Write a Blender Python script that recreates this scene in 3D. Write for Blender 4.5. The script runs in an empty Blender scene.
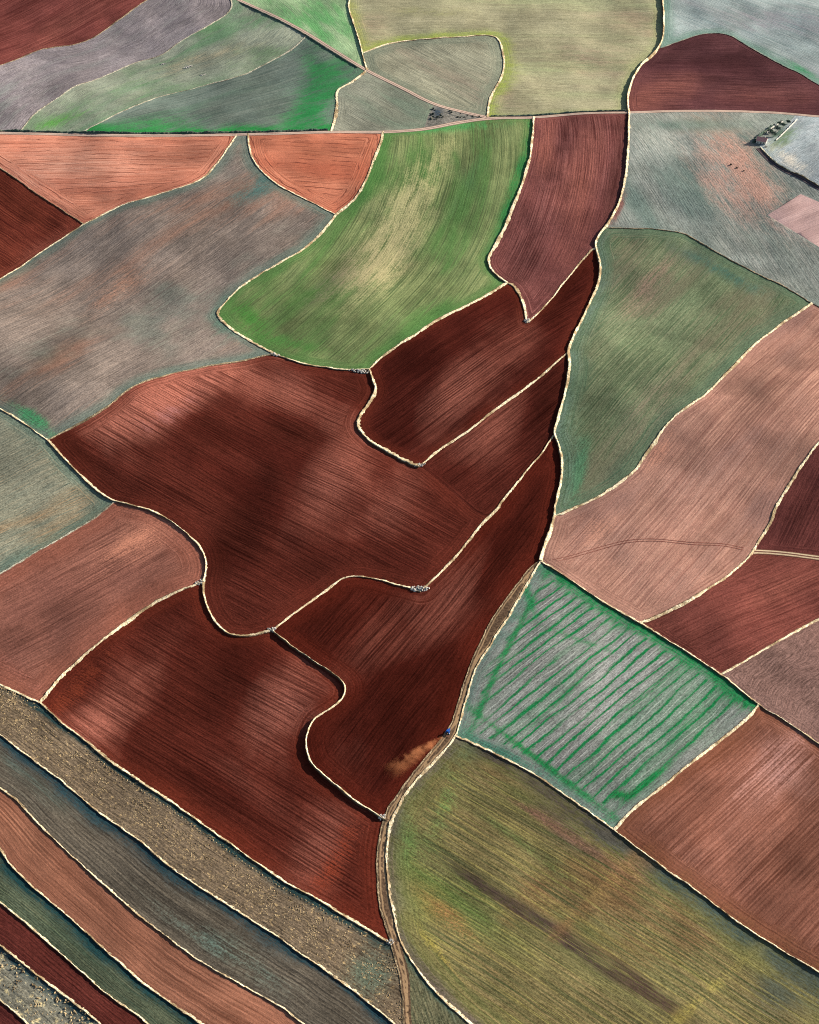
import bpy, bmesh, math, random, time
import numpy as np
from mathutils import Vector, Matrix, noise as mnoise
from mathutils.geometry import delaunay_2d_cdt

T0 = time.time()
random.seed(7)
rng = np.random.default_rng(11)
scene = bpy.context.scene
C = scene.collection

# ------------------------------------------------------------------ camera and light constants
W, H = 819, 1024
CAM_Z, PITCH, VFOV = 750.0, math.radians(42), math.radians(36)
FPX = (H / 2) / math.tan(VFOV / 2)
SUN_EL, SUN_AZ = math.radians(20), math.radians(27)          # azimuth from +X towards +Y
SUN2 = np.array([math.cos(SUN_AZ), math.sin(SUN_AZ)])
EXPOSURE = 1.83
K = 0.50                                                     # sunlit picture value -> base colour

def lin(c):
    out = []
    for v in c:
        v /= 255.0
        out.append(v / 12.92 if v <= 0.04045 else ((v + 0.055) / 1.055) ** 2.4)
    return out

def alb(c, k=None):
    k = K if k is None else k
    return tuple(min(0.8, v * k) for v in lin(c)) + (1.0,)

# ------------------------------------------------------------------ terrain
_waves = []
_wr = random.Random(4)
for lam, amp, n in ((420, 3.6, 4), (230, 1.2, 6), (120, 0.55, 8), (60, 0.26, 10), (32, 0.09, 10)):
    for i in range(n):
        a = _wr.uniform(0, math.tau)
        l = lam * _wr.uniform(0.75, 1.35)
        _waves.append((math.cos(a) * math.tau / l, math.sin(a) * math.tau / l, _wr.uniform(0, math.tau), amp / math.sqrt(n) * 1.4))

def ray(px, py):
    dx = (np.asarray(px, float) - W / 2) / FPX
    dy = (H / 2 - np.asarray(py, float)) / FPX
    cp, sp = math.cos(PITCH), math.sin(PITCH)
    return dx, cp + dy * sp, -sp + dy * cp                    # world direction, camera looks along +Y and down

def flat(px, py):
    x, y, z = ray(px, py)
    t = -CAM_Z / z
    return x * t, y * t

# (px, py, radius along, radius across, pixel angle deg, height m): single rises and hollows
HILLS = []
def hill(px, py, ra, rb, ang, h):
    cx, cy = flat(px, py)
    ex, ey = flat(px + 10 * math.cos(math.radians(ang)), py - 10 * math.sin(math.radians(ang)))
    a = math.atan2(ey - cy, ex - cx)
    HILLS.append((float(cx), float(cy), ra, rb, a, h))
#HILLS_HERE
hill(150, 400, 60, 26, 60, 1.2)
hill(255, 480, 75, 30, 70, -1.2)
hill(345, 470, 70, 28, 75, 1.0)
hill(300, 690, 45, 24, 60, 1.2)
hill(230, 660, 60, 24, 60, -1.2)
hill(700, 560, 60, 40, 50, 1.6)
hill(640, 470, 60, 40, 50, 1.2)

def H0(x, y):
    x = np.asarray(x, float); y = np.asarray(y, float)
    z = np.zeros_like(x)
    for kx, ky, ph, a in _waves:
        z += a * np.sin(kx * x + ky * y + ph)
    for cx, cy, ra, rb, a, h in HILLS:
        u = (x - cx) * math.cos(a) + (y - cy) * math.sin(a)
        v = -(x - cx) * math.sin(a) + (y - cy) * math.cos(a)
        z += h * np.exp(-(u / ra) ** 2 - (v / rb) ** 2)
    r = np.hypot(x, y - 900)
    return z * np.clip((3200 - r) / 1200, 0.0, 1.0)

def px2w(px, py):
    """The point where the ray through a picture point meets the terrain."""
    dx, dy, dz = ray(px, py)
    h = np.zeros_like(np.asarray(px, float) + 0.0)
    for _ in range(8):
        t = (h - CAM_Z) / dz
        h = 0.35 * h + 0.65 * H0(dx * t, dy * t)
    t = (h - CAM_Z) / dz
    return dx * t, dy * t

def W1(px, py):
    x, y = px2w(np.array([float(px)]), np.array([float(py)]))
    return float(x[0]), float(y[0])

# ------------------------------------------------------------------ field boundaries (picture points, laid on the terrain)
# name: (points, (width m, height m, drop m, style) or None, label)
E = {}
def edge(name, pts, bank=None, label=None):
    E[name] = dict(pts=[tuple(map(float, p)) for p in pts], bank=bank, label=label)

XL, XR, YT, YB = -235, 1055, -120, 1145
edge('roadA', [(-135,132.5),(0,132.5),(68,134),(171,135),(280,133),(331,131.5),(383,131.5),(424,128.5),(458,122),(489,118),(533,117),(584,113),(630,112),(676,110.7),(727,110.7),(778,112.5),(819,116),(955,121)])
edge('roadB', [(-20,-135),(110,-66),(239,0),(280,19),(307.6,34),(338,53),(366,70),(400,87),(434,104),(461,111.5),(489,118)])
edge('E1', [(192,-25),(175,-16),(147,0),(123,17),(99,34),(79,43),(41,49.6),(20.5,58),(0,65.6),(-135,130)], (1.6,.7,.6,'dry'), 'thin dry bank along the foot of the dark red corner field')
edge('E2', [(226,-9),(231,0),(232,6),(227,14),(208.5,25.6),(184.6,39),(161,55),(130,65),(102.6,77),(75,87),(51,102.6),(32.5,116),(19,133)], (1.9,.8,.7,'grey'), 'pale curving bank between the purple-grey strip and the grey-green strip')
edge('E3', [(307.6,35),(290.5,50),(270,61.5),(246,73.5),(205,85.5),(150,100),(116,114.5),(82,132.5)], (2.0,.8,.7,'grey'), 'pale curving bank above the emerald-edged dark strip')
edge('E4', [(366.5,71),(352,82),(338,90.6),(337,106),(335,119.7),(331,131)], (3.4,1.0,.8,'straw'), 'short hooked pale bank between the emerald-edged strip and the grey wedge')
edge('E5', [(356,-135),(350,0),(349,7),(354,24),(359.6,41),(363,54.7),(367,69.5)], (3.4,1.6,1.6,'straw'), 'pale bank with a dark ditch beside the far green meadow')
edge('E6', [(364,52.5),(389.7,43.5),(424,39),(461.5,36.6),(489,35.5),(497,38),(502.5,51),(504,65),(501,78.6),(494,90.6),(489,102.6),(487.5,117)], (2.8,1.3,1.0,'straw'), 'pale bank wrapping round the enclosed grey-green plot')
edge('E7', [(668,-135),(663,0),(664,17),(662,41),(656,52),(642,65),(632,82),(628,99),(629,112)], (3.0,4.2,3.2,'straw'), 'tall pale bank with a deep dark ditch beside the olive stubble field')
edge('E8', [(661,48),(676,42.6),(696.7,35.5),(717,33),(731,36),(751,47.7),(778.5,63),(799,73),(819,85),(955,160)], (1.5,.45,.7,'grey'), 'thin dry bank arching over the dark plum field')
edge('E9', [(-135,85),(0,167.5),(34,191.5),(68,213.7),(84,224)], (1.4,.8,.8,'dry'), 'thin straight bank between the orange field and the dark red wedge')
edge('E10', [(84,224),(102.6,215),(123,205),(154,195.6),(184.6,186),(205,176),(219,160.7),(237,135)], (1.7,.8,.5,'straw'), 'pale bank along the underside of the large orange field')
edge('E11', [(84,224),(61.5,239),(44,250.5),(20.5,267),(0,279),(-135,358)], (1.6,.7,.6,'straw'), 'pale bank below the dark red wedge')
edge('E12', [(248,133),(249,143),(251,154),(258,167),(270,178.5),(287,190),(311,202),(336,214.5)], (2.2,1.0,.8,'straw'), 'pale curved bank under the small orange field')
edge('E13', [(383,132),(381,142),(372.5,164),(365.7,181),(355.5,198),(336,214.5)], (2.6,1.2,1.0,'straw'), 'pale bank between the small orange field and the bright green field')
edge('E14', [(336,214.5),(321,234),(302,250),(284,260),(260,274),(239,288.5),(224,304),(218,313),(222,320.5),(239,334),(260,346),(277,355)], (2.3,1.0,.8,'straw'), 'pale hooked bank round the tip of the bright green field')
edge('E15', [(277,355),(294,361),(318,366),(345,369.5),(359,369),(370,369)], (1.9,1.4,1.4,'straw'), 'pale bank with stones where the green field meets the big red field')
edge('E16', [(370,369),(374,364.5),(390,351),(413.6,335.5),(434,322),(461.5,308),(482,298),(507,282.5)], (3.2,1.0,.5,'straw'), 'broad pale bank under the lower edge of the bright green field')
edge('E17', [(507,282.5),(501,278),(492,269),(489,260),(494,249),(502.5,232.5),(514,205),(525.5,175),(531.5,150),(534,117)], (3.6,1.8,1.5,'straw'), 'broad pale bank between the bright green field and the tall red field')
edge('E18', [(507,282.5),(512,284.5),(519.6,294),(525.5,311),(527,323)], (3.0,1.3,1.2,'straw'), 'short pale bank hooking below the foot of the tall red field')
edge('E19', [(527,323),(540,312),(550,301),(560.5,287.5),(581,262),(592,249.5)], (2.2,.9,.6,'straw'), 'straight pale bank slanting under the tall red field to the long path bank')
edge('E20', [(629.5,112),(628.5,150),(625,180.6),(620,201),(610,221.5),(599.6,235),(595.5,245),(598,252),(600.4,264),(599,281),(591,301),(581,321.5),(573,339),(569,351),(570,366),(565.5,393),(559,417),(555,434),(560,447.6),(562.5,468),(559,492),(556,506),(554,520.4),(548.5,537.5),(542,556),(541,561)], (2.9,2.3,2.0,'straw'), 'long winding pale bank that runs from the far road past all the dark red fields')
edge('E21', [(569,352),(557,362),(540,377),(523,389.5),(492,412),(468,431),(441,449),(420,466)], (2.2,1.1,.8,'straw'), 'straight pale bank on the lower side of the middle red field')
edge('E22', [(370,369),(373,380),(376,390),(369,404),(361,416),(359.5,427),(370,440),(389.7,451.7),(407,461),(420,466)], (3.4,1.7,1.6,'straw'), 'broad pale S-shaped bank between the middle red field and the big red field')
edge('SUB', [(420,466),(438,480),(460,499),(477,513),(490,518)])
edge('E23', [(555,434),(550,441),(540,456),(530,467),(509,493),(495.6,510),(482,524),(454.6,558),(434,578.6),(421,591)], (2.0,1.1,1.0,'straw'), 'long thin pale bank between two dark red fields ending at a stone heap')
edge('E24', [(421,591),(407,587),(386,581.5),(366,577),(345,578),(321,594),(297,611),(272,630)], (1.9,1.2,1.2,'straw'), 'pale bank capping the lower middle red field')
edge('E25', [(48,440),(68,429.5),(99,412),(113,402),(130,388.5),(150,380),(184.6,371),(219,364.5),(253,358.7),(267,355.5),(277,355)], (1.6,1.0,.8,'dry'), 'thin bank along the top edge of the big red field')
edge('E26', [(48,440),(68,462),(89,482.5),(109,498),(130,504.7),(146,508.5),(167.5,519),(188,534),(202,549.6),(206.5,565),(204,582),(205,599),(215,621),(229,633),(246,636),(267,631.5),(272,630)], (2.2,1.7,1.5,'straw'), 'sinuous pale bank along the lower left side of the big red field')
edge('E27', [(48,440),(34,430),(17,418),(0,409),(-135,328)], (1.9,.8,.7,'straw'), 'pale bank between the large grey field and the grey-green strip')
edge('E28', [(116,500.5),(96,517),(68,534),(34,553),(0,573.5),(-135,648)], (1.7,.6,.3,'grey'), 'pale bank above the pinkish brown field')
edge('E29', [(204,580),(197,584),(181,590),(154,602.6),(130,619.7),(102.6,640),(75,664),(58,681),(40,702.5)], (2.8,1.2,.6,'straw'), 'broad pale bank between the pinkish brown field and the lower red field')
edge('E30', [(40,702.5),(34,700),(17,692.5),(0,684.6),(-135,622)], (2.0,1.0,1.0,'straw'), 'pale bank under the pinkish brown field')
edge('E31', [(272,630),(290.5,645),(314,661),(335,675),(345,686),(343.5,696.6),(331.5,707.5),(314,720.5),(308,733),(307,746),(312,763),(331.5,781),(355.5,800),(376,814),(386,820.5)], (1.8,1.8,2.0,'straw'), 'zigzag pale bank between the two lowest dark red fields')
edge('E32', [(40,702.5),(61.5,722),(89,743),(116,765),(164,796.5),(205,825.5),(246,854.6),(280,878.5),(318,899),(345,916),(366,928.5),(390.5,943)], (1.7,1.3,1.2,'straw'), 'long straight pale bank between the lower red field and the tufted stubble strip')
edge('E33', [(541,560),(532,566),(516,585.5),(492,620),(472,661),(461.5,691),(451,724),(435,746),(425,758.6),(410.5,776),(396,797.7),(388,808),(382,828),(378,853),(377.7,877),(381,907.6),(389.7,938),(398,969),(402.6,996.5),(404,1023),(408,1155)], (1.1,.45,.5,'dry'), 'low dry verge along the red side of the two-rut track')
edge('E34', [(541,561),(533,574),(526.5,585.5),(509,616),(489,647),(475,671),(466.6,698),(456,735),(445,749),(432,764),(417,779),(400.5,802),(390,829),(387,856),(388.5,884),(393.5,911),(401.6,942),(417,969),(441,996.5),(472,1024),(560,1090),(630,1155)], (1.9,.9,.8,'straw'), 'pale bank between the two-rut track and the big olive field')
edge('E51', [(401,941),(404,955),(407.5,969),(412,1023),(417,1155)])
edge('E35', [(456,736),(475,743.5),(509,760),(540,778),(567,796),(591,813),(614,829.5)], (1.8,.9,1.0,'straw'), 'pale bank between the striped green field and the olive field')
edge('E36', [(614,829.5),(659,864),(700,893),(744,926),(778.5,948),(819,972),(955,1052)], (1.5,1.3,1.8,'straw'), 'pale bank between the olive field and the red-brown field')
edge('E37', [(614,829.5),(635,808),(659,789.5),(692,762),(720.6,740),(747,718),(759,704.5)], (2.3,1.2,1.0,'straw'), 'pale bank between the striped green field and the red-brown field')
edge('E38', [(541,561),(560.5,573),(591,593.7),(618,610.5),(640.5,622.7),(669.5,641),(697,658),(720.6,674),(741,690),(759,704.5),(792,725),(819,744),(955,835)], (1.7,1.4,1.6,'straw'), 'long thin bank along the upper side of the striped green field')
edge('E39', [(641,623),(669.5,610.5),(700,594),(731,573),(751,554),(758,542.6),(772,520),(775,510),(792,480),(806,460),(819,442.5),(880,385),(955,320)], (2.2,1.2,1.2,'straw'), 'pale bank between the salmon field and the two dark red plots beside it')
edge('E40', [(751,551),(785,553.5),(819,558),(955,572)])
edge('E41', [(721.5,674),(751,657),(785,637),(819,619),(880,592),(955,572.5)], (1.9,.9,.6,'straw'), 'pale bank above the crumpled grey-brown field')
edge('E42', [(555,516),(560,514),(574,508),(591,500),(608,490.5),(632,473),(649,451),(666,426.5),(680,412),(703.5,396),(731,369),(758,342),(785,321.5),(811,304)], (2.9,1.2,1.2,'straw'), 'long pale bank between the dusky green field and the salmon field')
edge('E43', [(606,227.5),(635,228.5),(659,229.5),(686.5,234.5),(710,248),(731,260),(758,273.5),(785,286.5),(812,303),(819,306.6),(955,372)], (1.6,.6,.9,'dry'), 'thin bank with a dark edge along the top of the dusky green field')
edge('E44', [(797,114),(789,122),(776,133),(764,141),(760,146),(765,152.5),(775,162),(786,169.5),(800,175.5),(819,186),(955,252)], None)
edge('E45', [(-135,652),(0,735),(20.5,750),(37.6,763),(68,786),(99,812),(137,839),(171,866.6),(205,890.5),(246,916),(280,938),(304,955.5),(338,979),(372.5,1005),(396,1025),(407,1036)], (1.6,1.1,1.3,'straw'), 'pale bank between the tufted stubble strip and the grey-teal strip')
edge('E46', [(-135,705),(0,788),(17,800),(37.6,822),(61.5,846),(85.5,868),(109,889),(137,913),(171,940),(205,964),(239,983),(280,1006),(302.5,1023),(360,1060),(450,1155)], (1.3,1.1,1.2,'straw'), 'pale bank between the grey-teal strip and the orange-brown strip')
edge('E47', [(-135,748),(-30,815),(0,848),(10,863),(31,885),(61.5,910),(89,935),(116,959),(150,988),(178,1007),(202,1023),(260,1062),(350,1155)], (1.6,1.1,1.2,'straw'), 'pale bank between the orange-brown strip and the dark green strip')
edge('E48', [(-135,818),(0,902.5),(24,921),(51,945),(79,969),(109,995),(147,1023),(260,1155)], (1.3,1.1,1.2,'straw'), 'pale bank between the dark green strip and the narrow dark red strip')
edge('E49', [(-135,860),(0,945),(27,966),(61.5,993),(99,1023),(210,1155)], (1.7,1.2,1.2,'straw'), 'pale bank between the narrow dark red strip and the pale stony strip')
edge('E50', [(-135,905),(0,1000),(27,1023),(130,1155)], (1.5,1.0,1.0,'straw'), 'pale bank across the bottom corner below the pale stony strip')
edge('PLOT', [(819,247),(767.6,215),(800.6,194)])
edge('PLOTb', [(819,247),(955,318)])
edge('PLOTc', [(800.6,194),(819,202),(955,268)])
# carry every boundary that leaves the frame sideways on by the same bearing
for n_, e_ in E.items():
    for end, nx in ((0, 1), (-1, -2)):
        (xa, ya), (xb, yb) = e_['pts'][end], e_['pts'][nx]
        if xa == -135 or xa == 955:
            x2 = -250.0 if xa < 0 else 1070.0
            q_ = (x2, ya + (yb - ya) / (xb - xa) * (x2 - xa) * .8)
            if end == 0: e_['pts'].insert(0, q_)
            else: e_['pts'].append(q_)
edge('FARa', [(-260,-118),(1080,-118)]); edge('FARb', [(-260,1143),(1080,1143)])
edge('FARc', [(-234,-130),(-234,1155)]); edge('FARd', [(1054,-130),(1054,1155)])
edge('SCR', [(434,103.5),(428,116),(424,128.5)])

def catmull(pts, step):
    P = np.array(pts)
    if len(P) < 3:
        n = max(2, int(np.hypot(*(P[1] - P[0])) / step) + 1)
        return np.linspace(P[0], P[1], n)
    out = []
    for i in range(len(P) - 1):
        p1, p2 = P[i], P[i + 1]
        p0 = P[i - 1] if i else 2 * p1 - p2
        p3 = P[i + 2] if i + 2 < len(P) else 2 * p2 - p1
        L = np.hypot(*(p2 - p1))
        d = lambda a, b: max(1e-6, np.hypot(*(b - a)) ** 0.5)
        t0 = 0; t1 = t0 + d(p0, p1); t2 = t1 + d(p1, p2); t3 = t2 + d(p2, p3)
        n = max(1, int(round(L / step)))
        for k in range(n):
            t = t1 + (t2 - t1) * k / n
            a1 = (t1 - t) / (t1 - t0) * p0 + (t - t0) / (t1 - t0) * p1
            a2 = (t2 - t) / (t2 - t1) * p1 + (t - t1) / (t2 - t1) * p2
            a3 = (t3 - t) / (t3 - t2) * p2 + (t - t2) / (t3 - t2) * p3
            b1 = (t2 - t) / (t2 - t0) * a1 + (t - t0) / (t2 - t0) * a2
            b2 = (t3 - t) / (t3 - t1) * a2 + (t - t1) / (t3 - t1) * a3
            out.append((t2 - t) / (t2 - t1) * b1 + (t - t1) / (t2 - t1) * b2)
    out.append(P[-1])
    return np.array(out)

STRAIGHT = {'FARa', 'FARb', 'FARc', 'FARd', 'SCR', 'PLOT', 'PLOTb', 'PLOTc'}
for n, e in E.items():
    e['poly'] = np.array(e['pts']) if n in STRAIGHT else catmull(e['pts'], 3.0)

def nearest_on(poly, p):
    a, b = poly[:-1], poly[1:]
    d = b - a
    t = np.clip(((p - a) * d).sum(1) / np.maximum((d * d).sum(1), 1e-9), 0, 1)
    q = a + d * t[:, None]
    r = np.hypot(*(q - p).T)
    i = int(r.argmin())
    return r[i], i, q[i]

# organic wobble of the boundaries, then snap loose ends onto the nearest other boundary
for n, e in E.items():
    if n in STRAIGHT or n in ('roadA', 'roadB'): continue
    P = e['poly']
    for i in range(1, len(P) - 1):
        t = P[i + 1] - P[i - 1]; t /= max(1e-6, np.hypot(*t))
        w = 0.9 * mnoise.noise(Vector((P[i][0] * .06, P[i][1] * .06, 1.3))) + 0.7 * mnoise.noise(Vector((P[i][0] * .17, P[i][1] * .17, 5.1)))
        w *= 0.55 + 0.35 * (P[i][1] / 1000)
        f = min(1, i / 3, (len(P) - 1 - i) / 3)
        P[i] = P[i] + np.array([-t[1], t[0]]) * w * f
for n, e in E.items():
    if n.startswith('FAR'): continue
    for end in (0, -1):
        p = e['poly'][end]
        best = None
        for m, f in E.items():
            if m == n or m.startswith('FAR'): continue
            r, i, q = nearest_on(f['poly'], p)
            if best is None or r < best[0]: best = (r, m, i, q)
        if best[0] < 9:
            r, m, i, q = best
            F = E[m]['poly']
            if np.hypot(*(F[i] - q)) < .8: q = F[i]
            elif np.hypot(*(F[i + 1] - q)) < .8: q = F[i + 1]
            else: E[m]['poly'] = np.insert(F, i + 1, q, axis=0)
            if end == 0: e['poly'] = np.vstack([q, e['poly']]) if r > .5 else np.vstack([q, e['poly'][1:]])
            else: e['poly'] = np.vstack([e['poly'], q]) if r > .5 else np.vstack([e['poly'][:-1], q])

# ------------------------------------------------------------------ one triangulation, flood-filled into fields
verts, vidx, edges, ename = [], {}, [], []
def vid(p):
    k = (round(p[0], 2), round(p[1], 2))
    if k not in vidx:
        vidx[k] = len(verts); verts.append(Vector((float(k[0]), float(k[1]))))
    return vidx[k]
for n, e in E.items():
    ids = [vid(p) for p in e['poly']]
    for a, b in zip(ids[:-1], ids[1:]):
        if a != b: edges.append((a, b)); ename.append(n)
GRID = 3.4
jj = 0
gy = YT + 3.0
while gy < YB - 1:
    gx = XL + 3 + (GRID / 2 if jj % 2 else 0)
    while gx < XR - 1:
        verts.append(Vector((gx + random.uniform(-.4, .4), gy + random.uniform(-.4, .4))))
        gx += GRID
    gy += GRID * .9; jj += 1
ov, oe, of, _, oeo, _ = delaunay_2d_cdt(verts, edges, [], 0, 0.02, True)
print('cdt', len(ov), len(of), round(time.time() - T0, 1))
PV = np.array([(v.x, v.y) for v in ov])
con = {}
for (a, b), src in zip(oe, oeo):
    if src:
        con[(min(a, b), max(a, b))] = [ename[s] for s in src if s < len(ename)]
adj = {}
for fi, f in enumerate(of):
    for k in range(3):
        a, b = f[k], f[(k + 1) % 3]
        adj.setdefault((min(a, b), max(a, b)), []).append(fi)
reg = -np.ones(len(of), int)
nreg = 0
for s in range(len(of)):
    if reg[s] >= 0: continue
    st = [s]; reg[s] = nreg
    while st:
        fi = st.pop(); f = of[fi]
        for k in range(3):
            key = (min(f[k], f[(k + 1) % 3]), max(f[k], f[(k + 1) % 3]))
            if key in con: continue
            for g in adj[key]:
                if reg[g] < 0: reg[g] = nreg; st.append(g)
    nreg += 1
FA = np.array(of)
CEN = PV[FA].mean(1)
AREA = np.abs(np.cross(PV[FA[:, 1]] - PV[FA[:, 0]], PV[FA[:, 2]] - PV[FA[:, 0]])) / 2
WX, WY = px2w(PV[:, 0], PV[:, 1])
WP = np.stack([WX, WY], 1)
WZ = H0(WX, WY)
print('regions', nreg, round(time.time() - T0, 1))

def region_at(px, py):
    A, B, D = PV[FA[:, 0]], PV[FA[:, 1]], PV[FA[:, 2]]
    p = np.array([px, py])
    s = lambda a, b: (b[:, 0] - a[:, 0]) * (p[1] - a[:, 1]) - (b[:, 1] - a[:, 1]) * (p[0] - a[:, 0])
    d1, d2, d3 = s(A, B), s(B, D), s(D, A)
    m = ((d1 >= 0) & (d2 >= 0) & (d3 >= 0)) | ((d1 <= 0) & (d2 <= 0) & (d3 <= 0))
    i = np.where(m)[0]
    return int(reg[i[0]]) if len(i) else -1

# ------------------------------------------------------------------ material builder
def new_mat(name):
    m = bpy.data.materials.new(name); m.use_nodes = True
    nt = m.node_tree; nt.nodes.clear()
    return m, nt

class NB:
    def __init__(s, nt): s.nt = nt
    def n(s, t, **kw):
        nd = s.nt.nodes.new(t)
        for k, v in kw.items(): setattr(nd, k, v)
        return nd
    def put(s, sock, v):
        if isinstance(v, bpy.types.NodeSocket): s.nt.links.new(v, sock)
        else: sock.default_value = v
    def math(s, op, a, b=0.0, c=0.0, clamp=False):
        nd = s.n('ShaderNodeMath', operation=op, use_clamp=clamp)
        s.put(nd.inputs[0], a); s.put(nd.inputs[1], b); s.put(nd.inputs[2], c)
        return nd.outputs[0]
    def vec(s, x, y, z):
        nd = s.n('ShaderNodeCombineXYZ')
        s.put(nd.inputs[0], x); s.put(nd.inputs[1], y); s.put(nd.inputs[2], z)
        return nd.outputs[0]
    def noise(s, vec, scale=1.0, detail=3.0, rough=.6, dist=0.0):
        nd = s.n('ShaderNodeTexNoise', noise_dimensions='3D')
        s.put(nd.inputs['Vector'], vec); nd.inputs['Scale'].default_value = scale
        nd.inputs['Detail'].default_value = detail; nd.inputs['Roughness'].default_value = rough; nd.inputs['Distortion'].default_value = dist
        return nd.outputs['Fac']
    def ramp(s, v, lo, hi, a=0.0, b=1.0, smooth=True):
        nd = s.n('ShaderNodeMapRange', interpolation_type='SMOOTHSTEP' if smooth else 'LINEAR')
        s.put(nd.inputs[0], v); s.put(nd.inputs[1], lo); s.put(nd.inputs[2], hi); s.put(nd.inputs[3], a); s.put(nd.inputs[4], b)
        return nd.outputs[0]
    def mix(s, f, a, b):
        nd = s.n('ShaderNodeMix', data_type='RGBA')
        s.put(nd.inputs[0], f); s.put(nd.inputs[6], a); s.put(nd.inputs[7], b)
        return nd.outputs[2]
    def mixf(s, f, a, b):
        nd = s.n('ShaderNodeMix', data_type='FLOAT')
        s.put(nd.inputs[0], f); s.put(nd.inputs[2], a); s.put(nd.inputs[3], b)
        return nd.outputs[0]
    def scalec(s, col, f):
        nd = s.n('ShaderNodeVectorMath', operation='SCALE')
        s.put(nd.inputs[0], col); s.put(nd.inputs[3], f)
        return nd.outputs[0]
    def out(s, col, height=None, dist=1.0, strength=1.0, rough=1.0, spec=0.0):
        b = s.n('ShaderNodeBsdfPrincipled')
        s.put(b.inputs['Base Color'], col); s.put(b.inputs['Roughness'], rough); s.put(b.inputs['Specular IOR Level'], spec)
        if height is not None:
            bp = s.n('ShaderNodeBump'); bp.inputs['Strength'].default_value = strength; bp.inputs['Distance'].default_value = dist
            s.put(bp.inputs['Height'], height); s.nt.links.new(bp.outputs[0], b.inputs['Normal'])
        o = s.n('ShaderNodeOutputMaterial'); s.nt.links.new(b.outputs[0], o.inputs[0])

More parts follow.
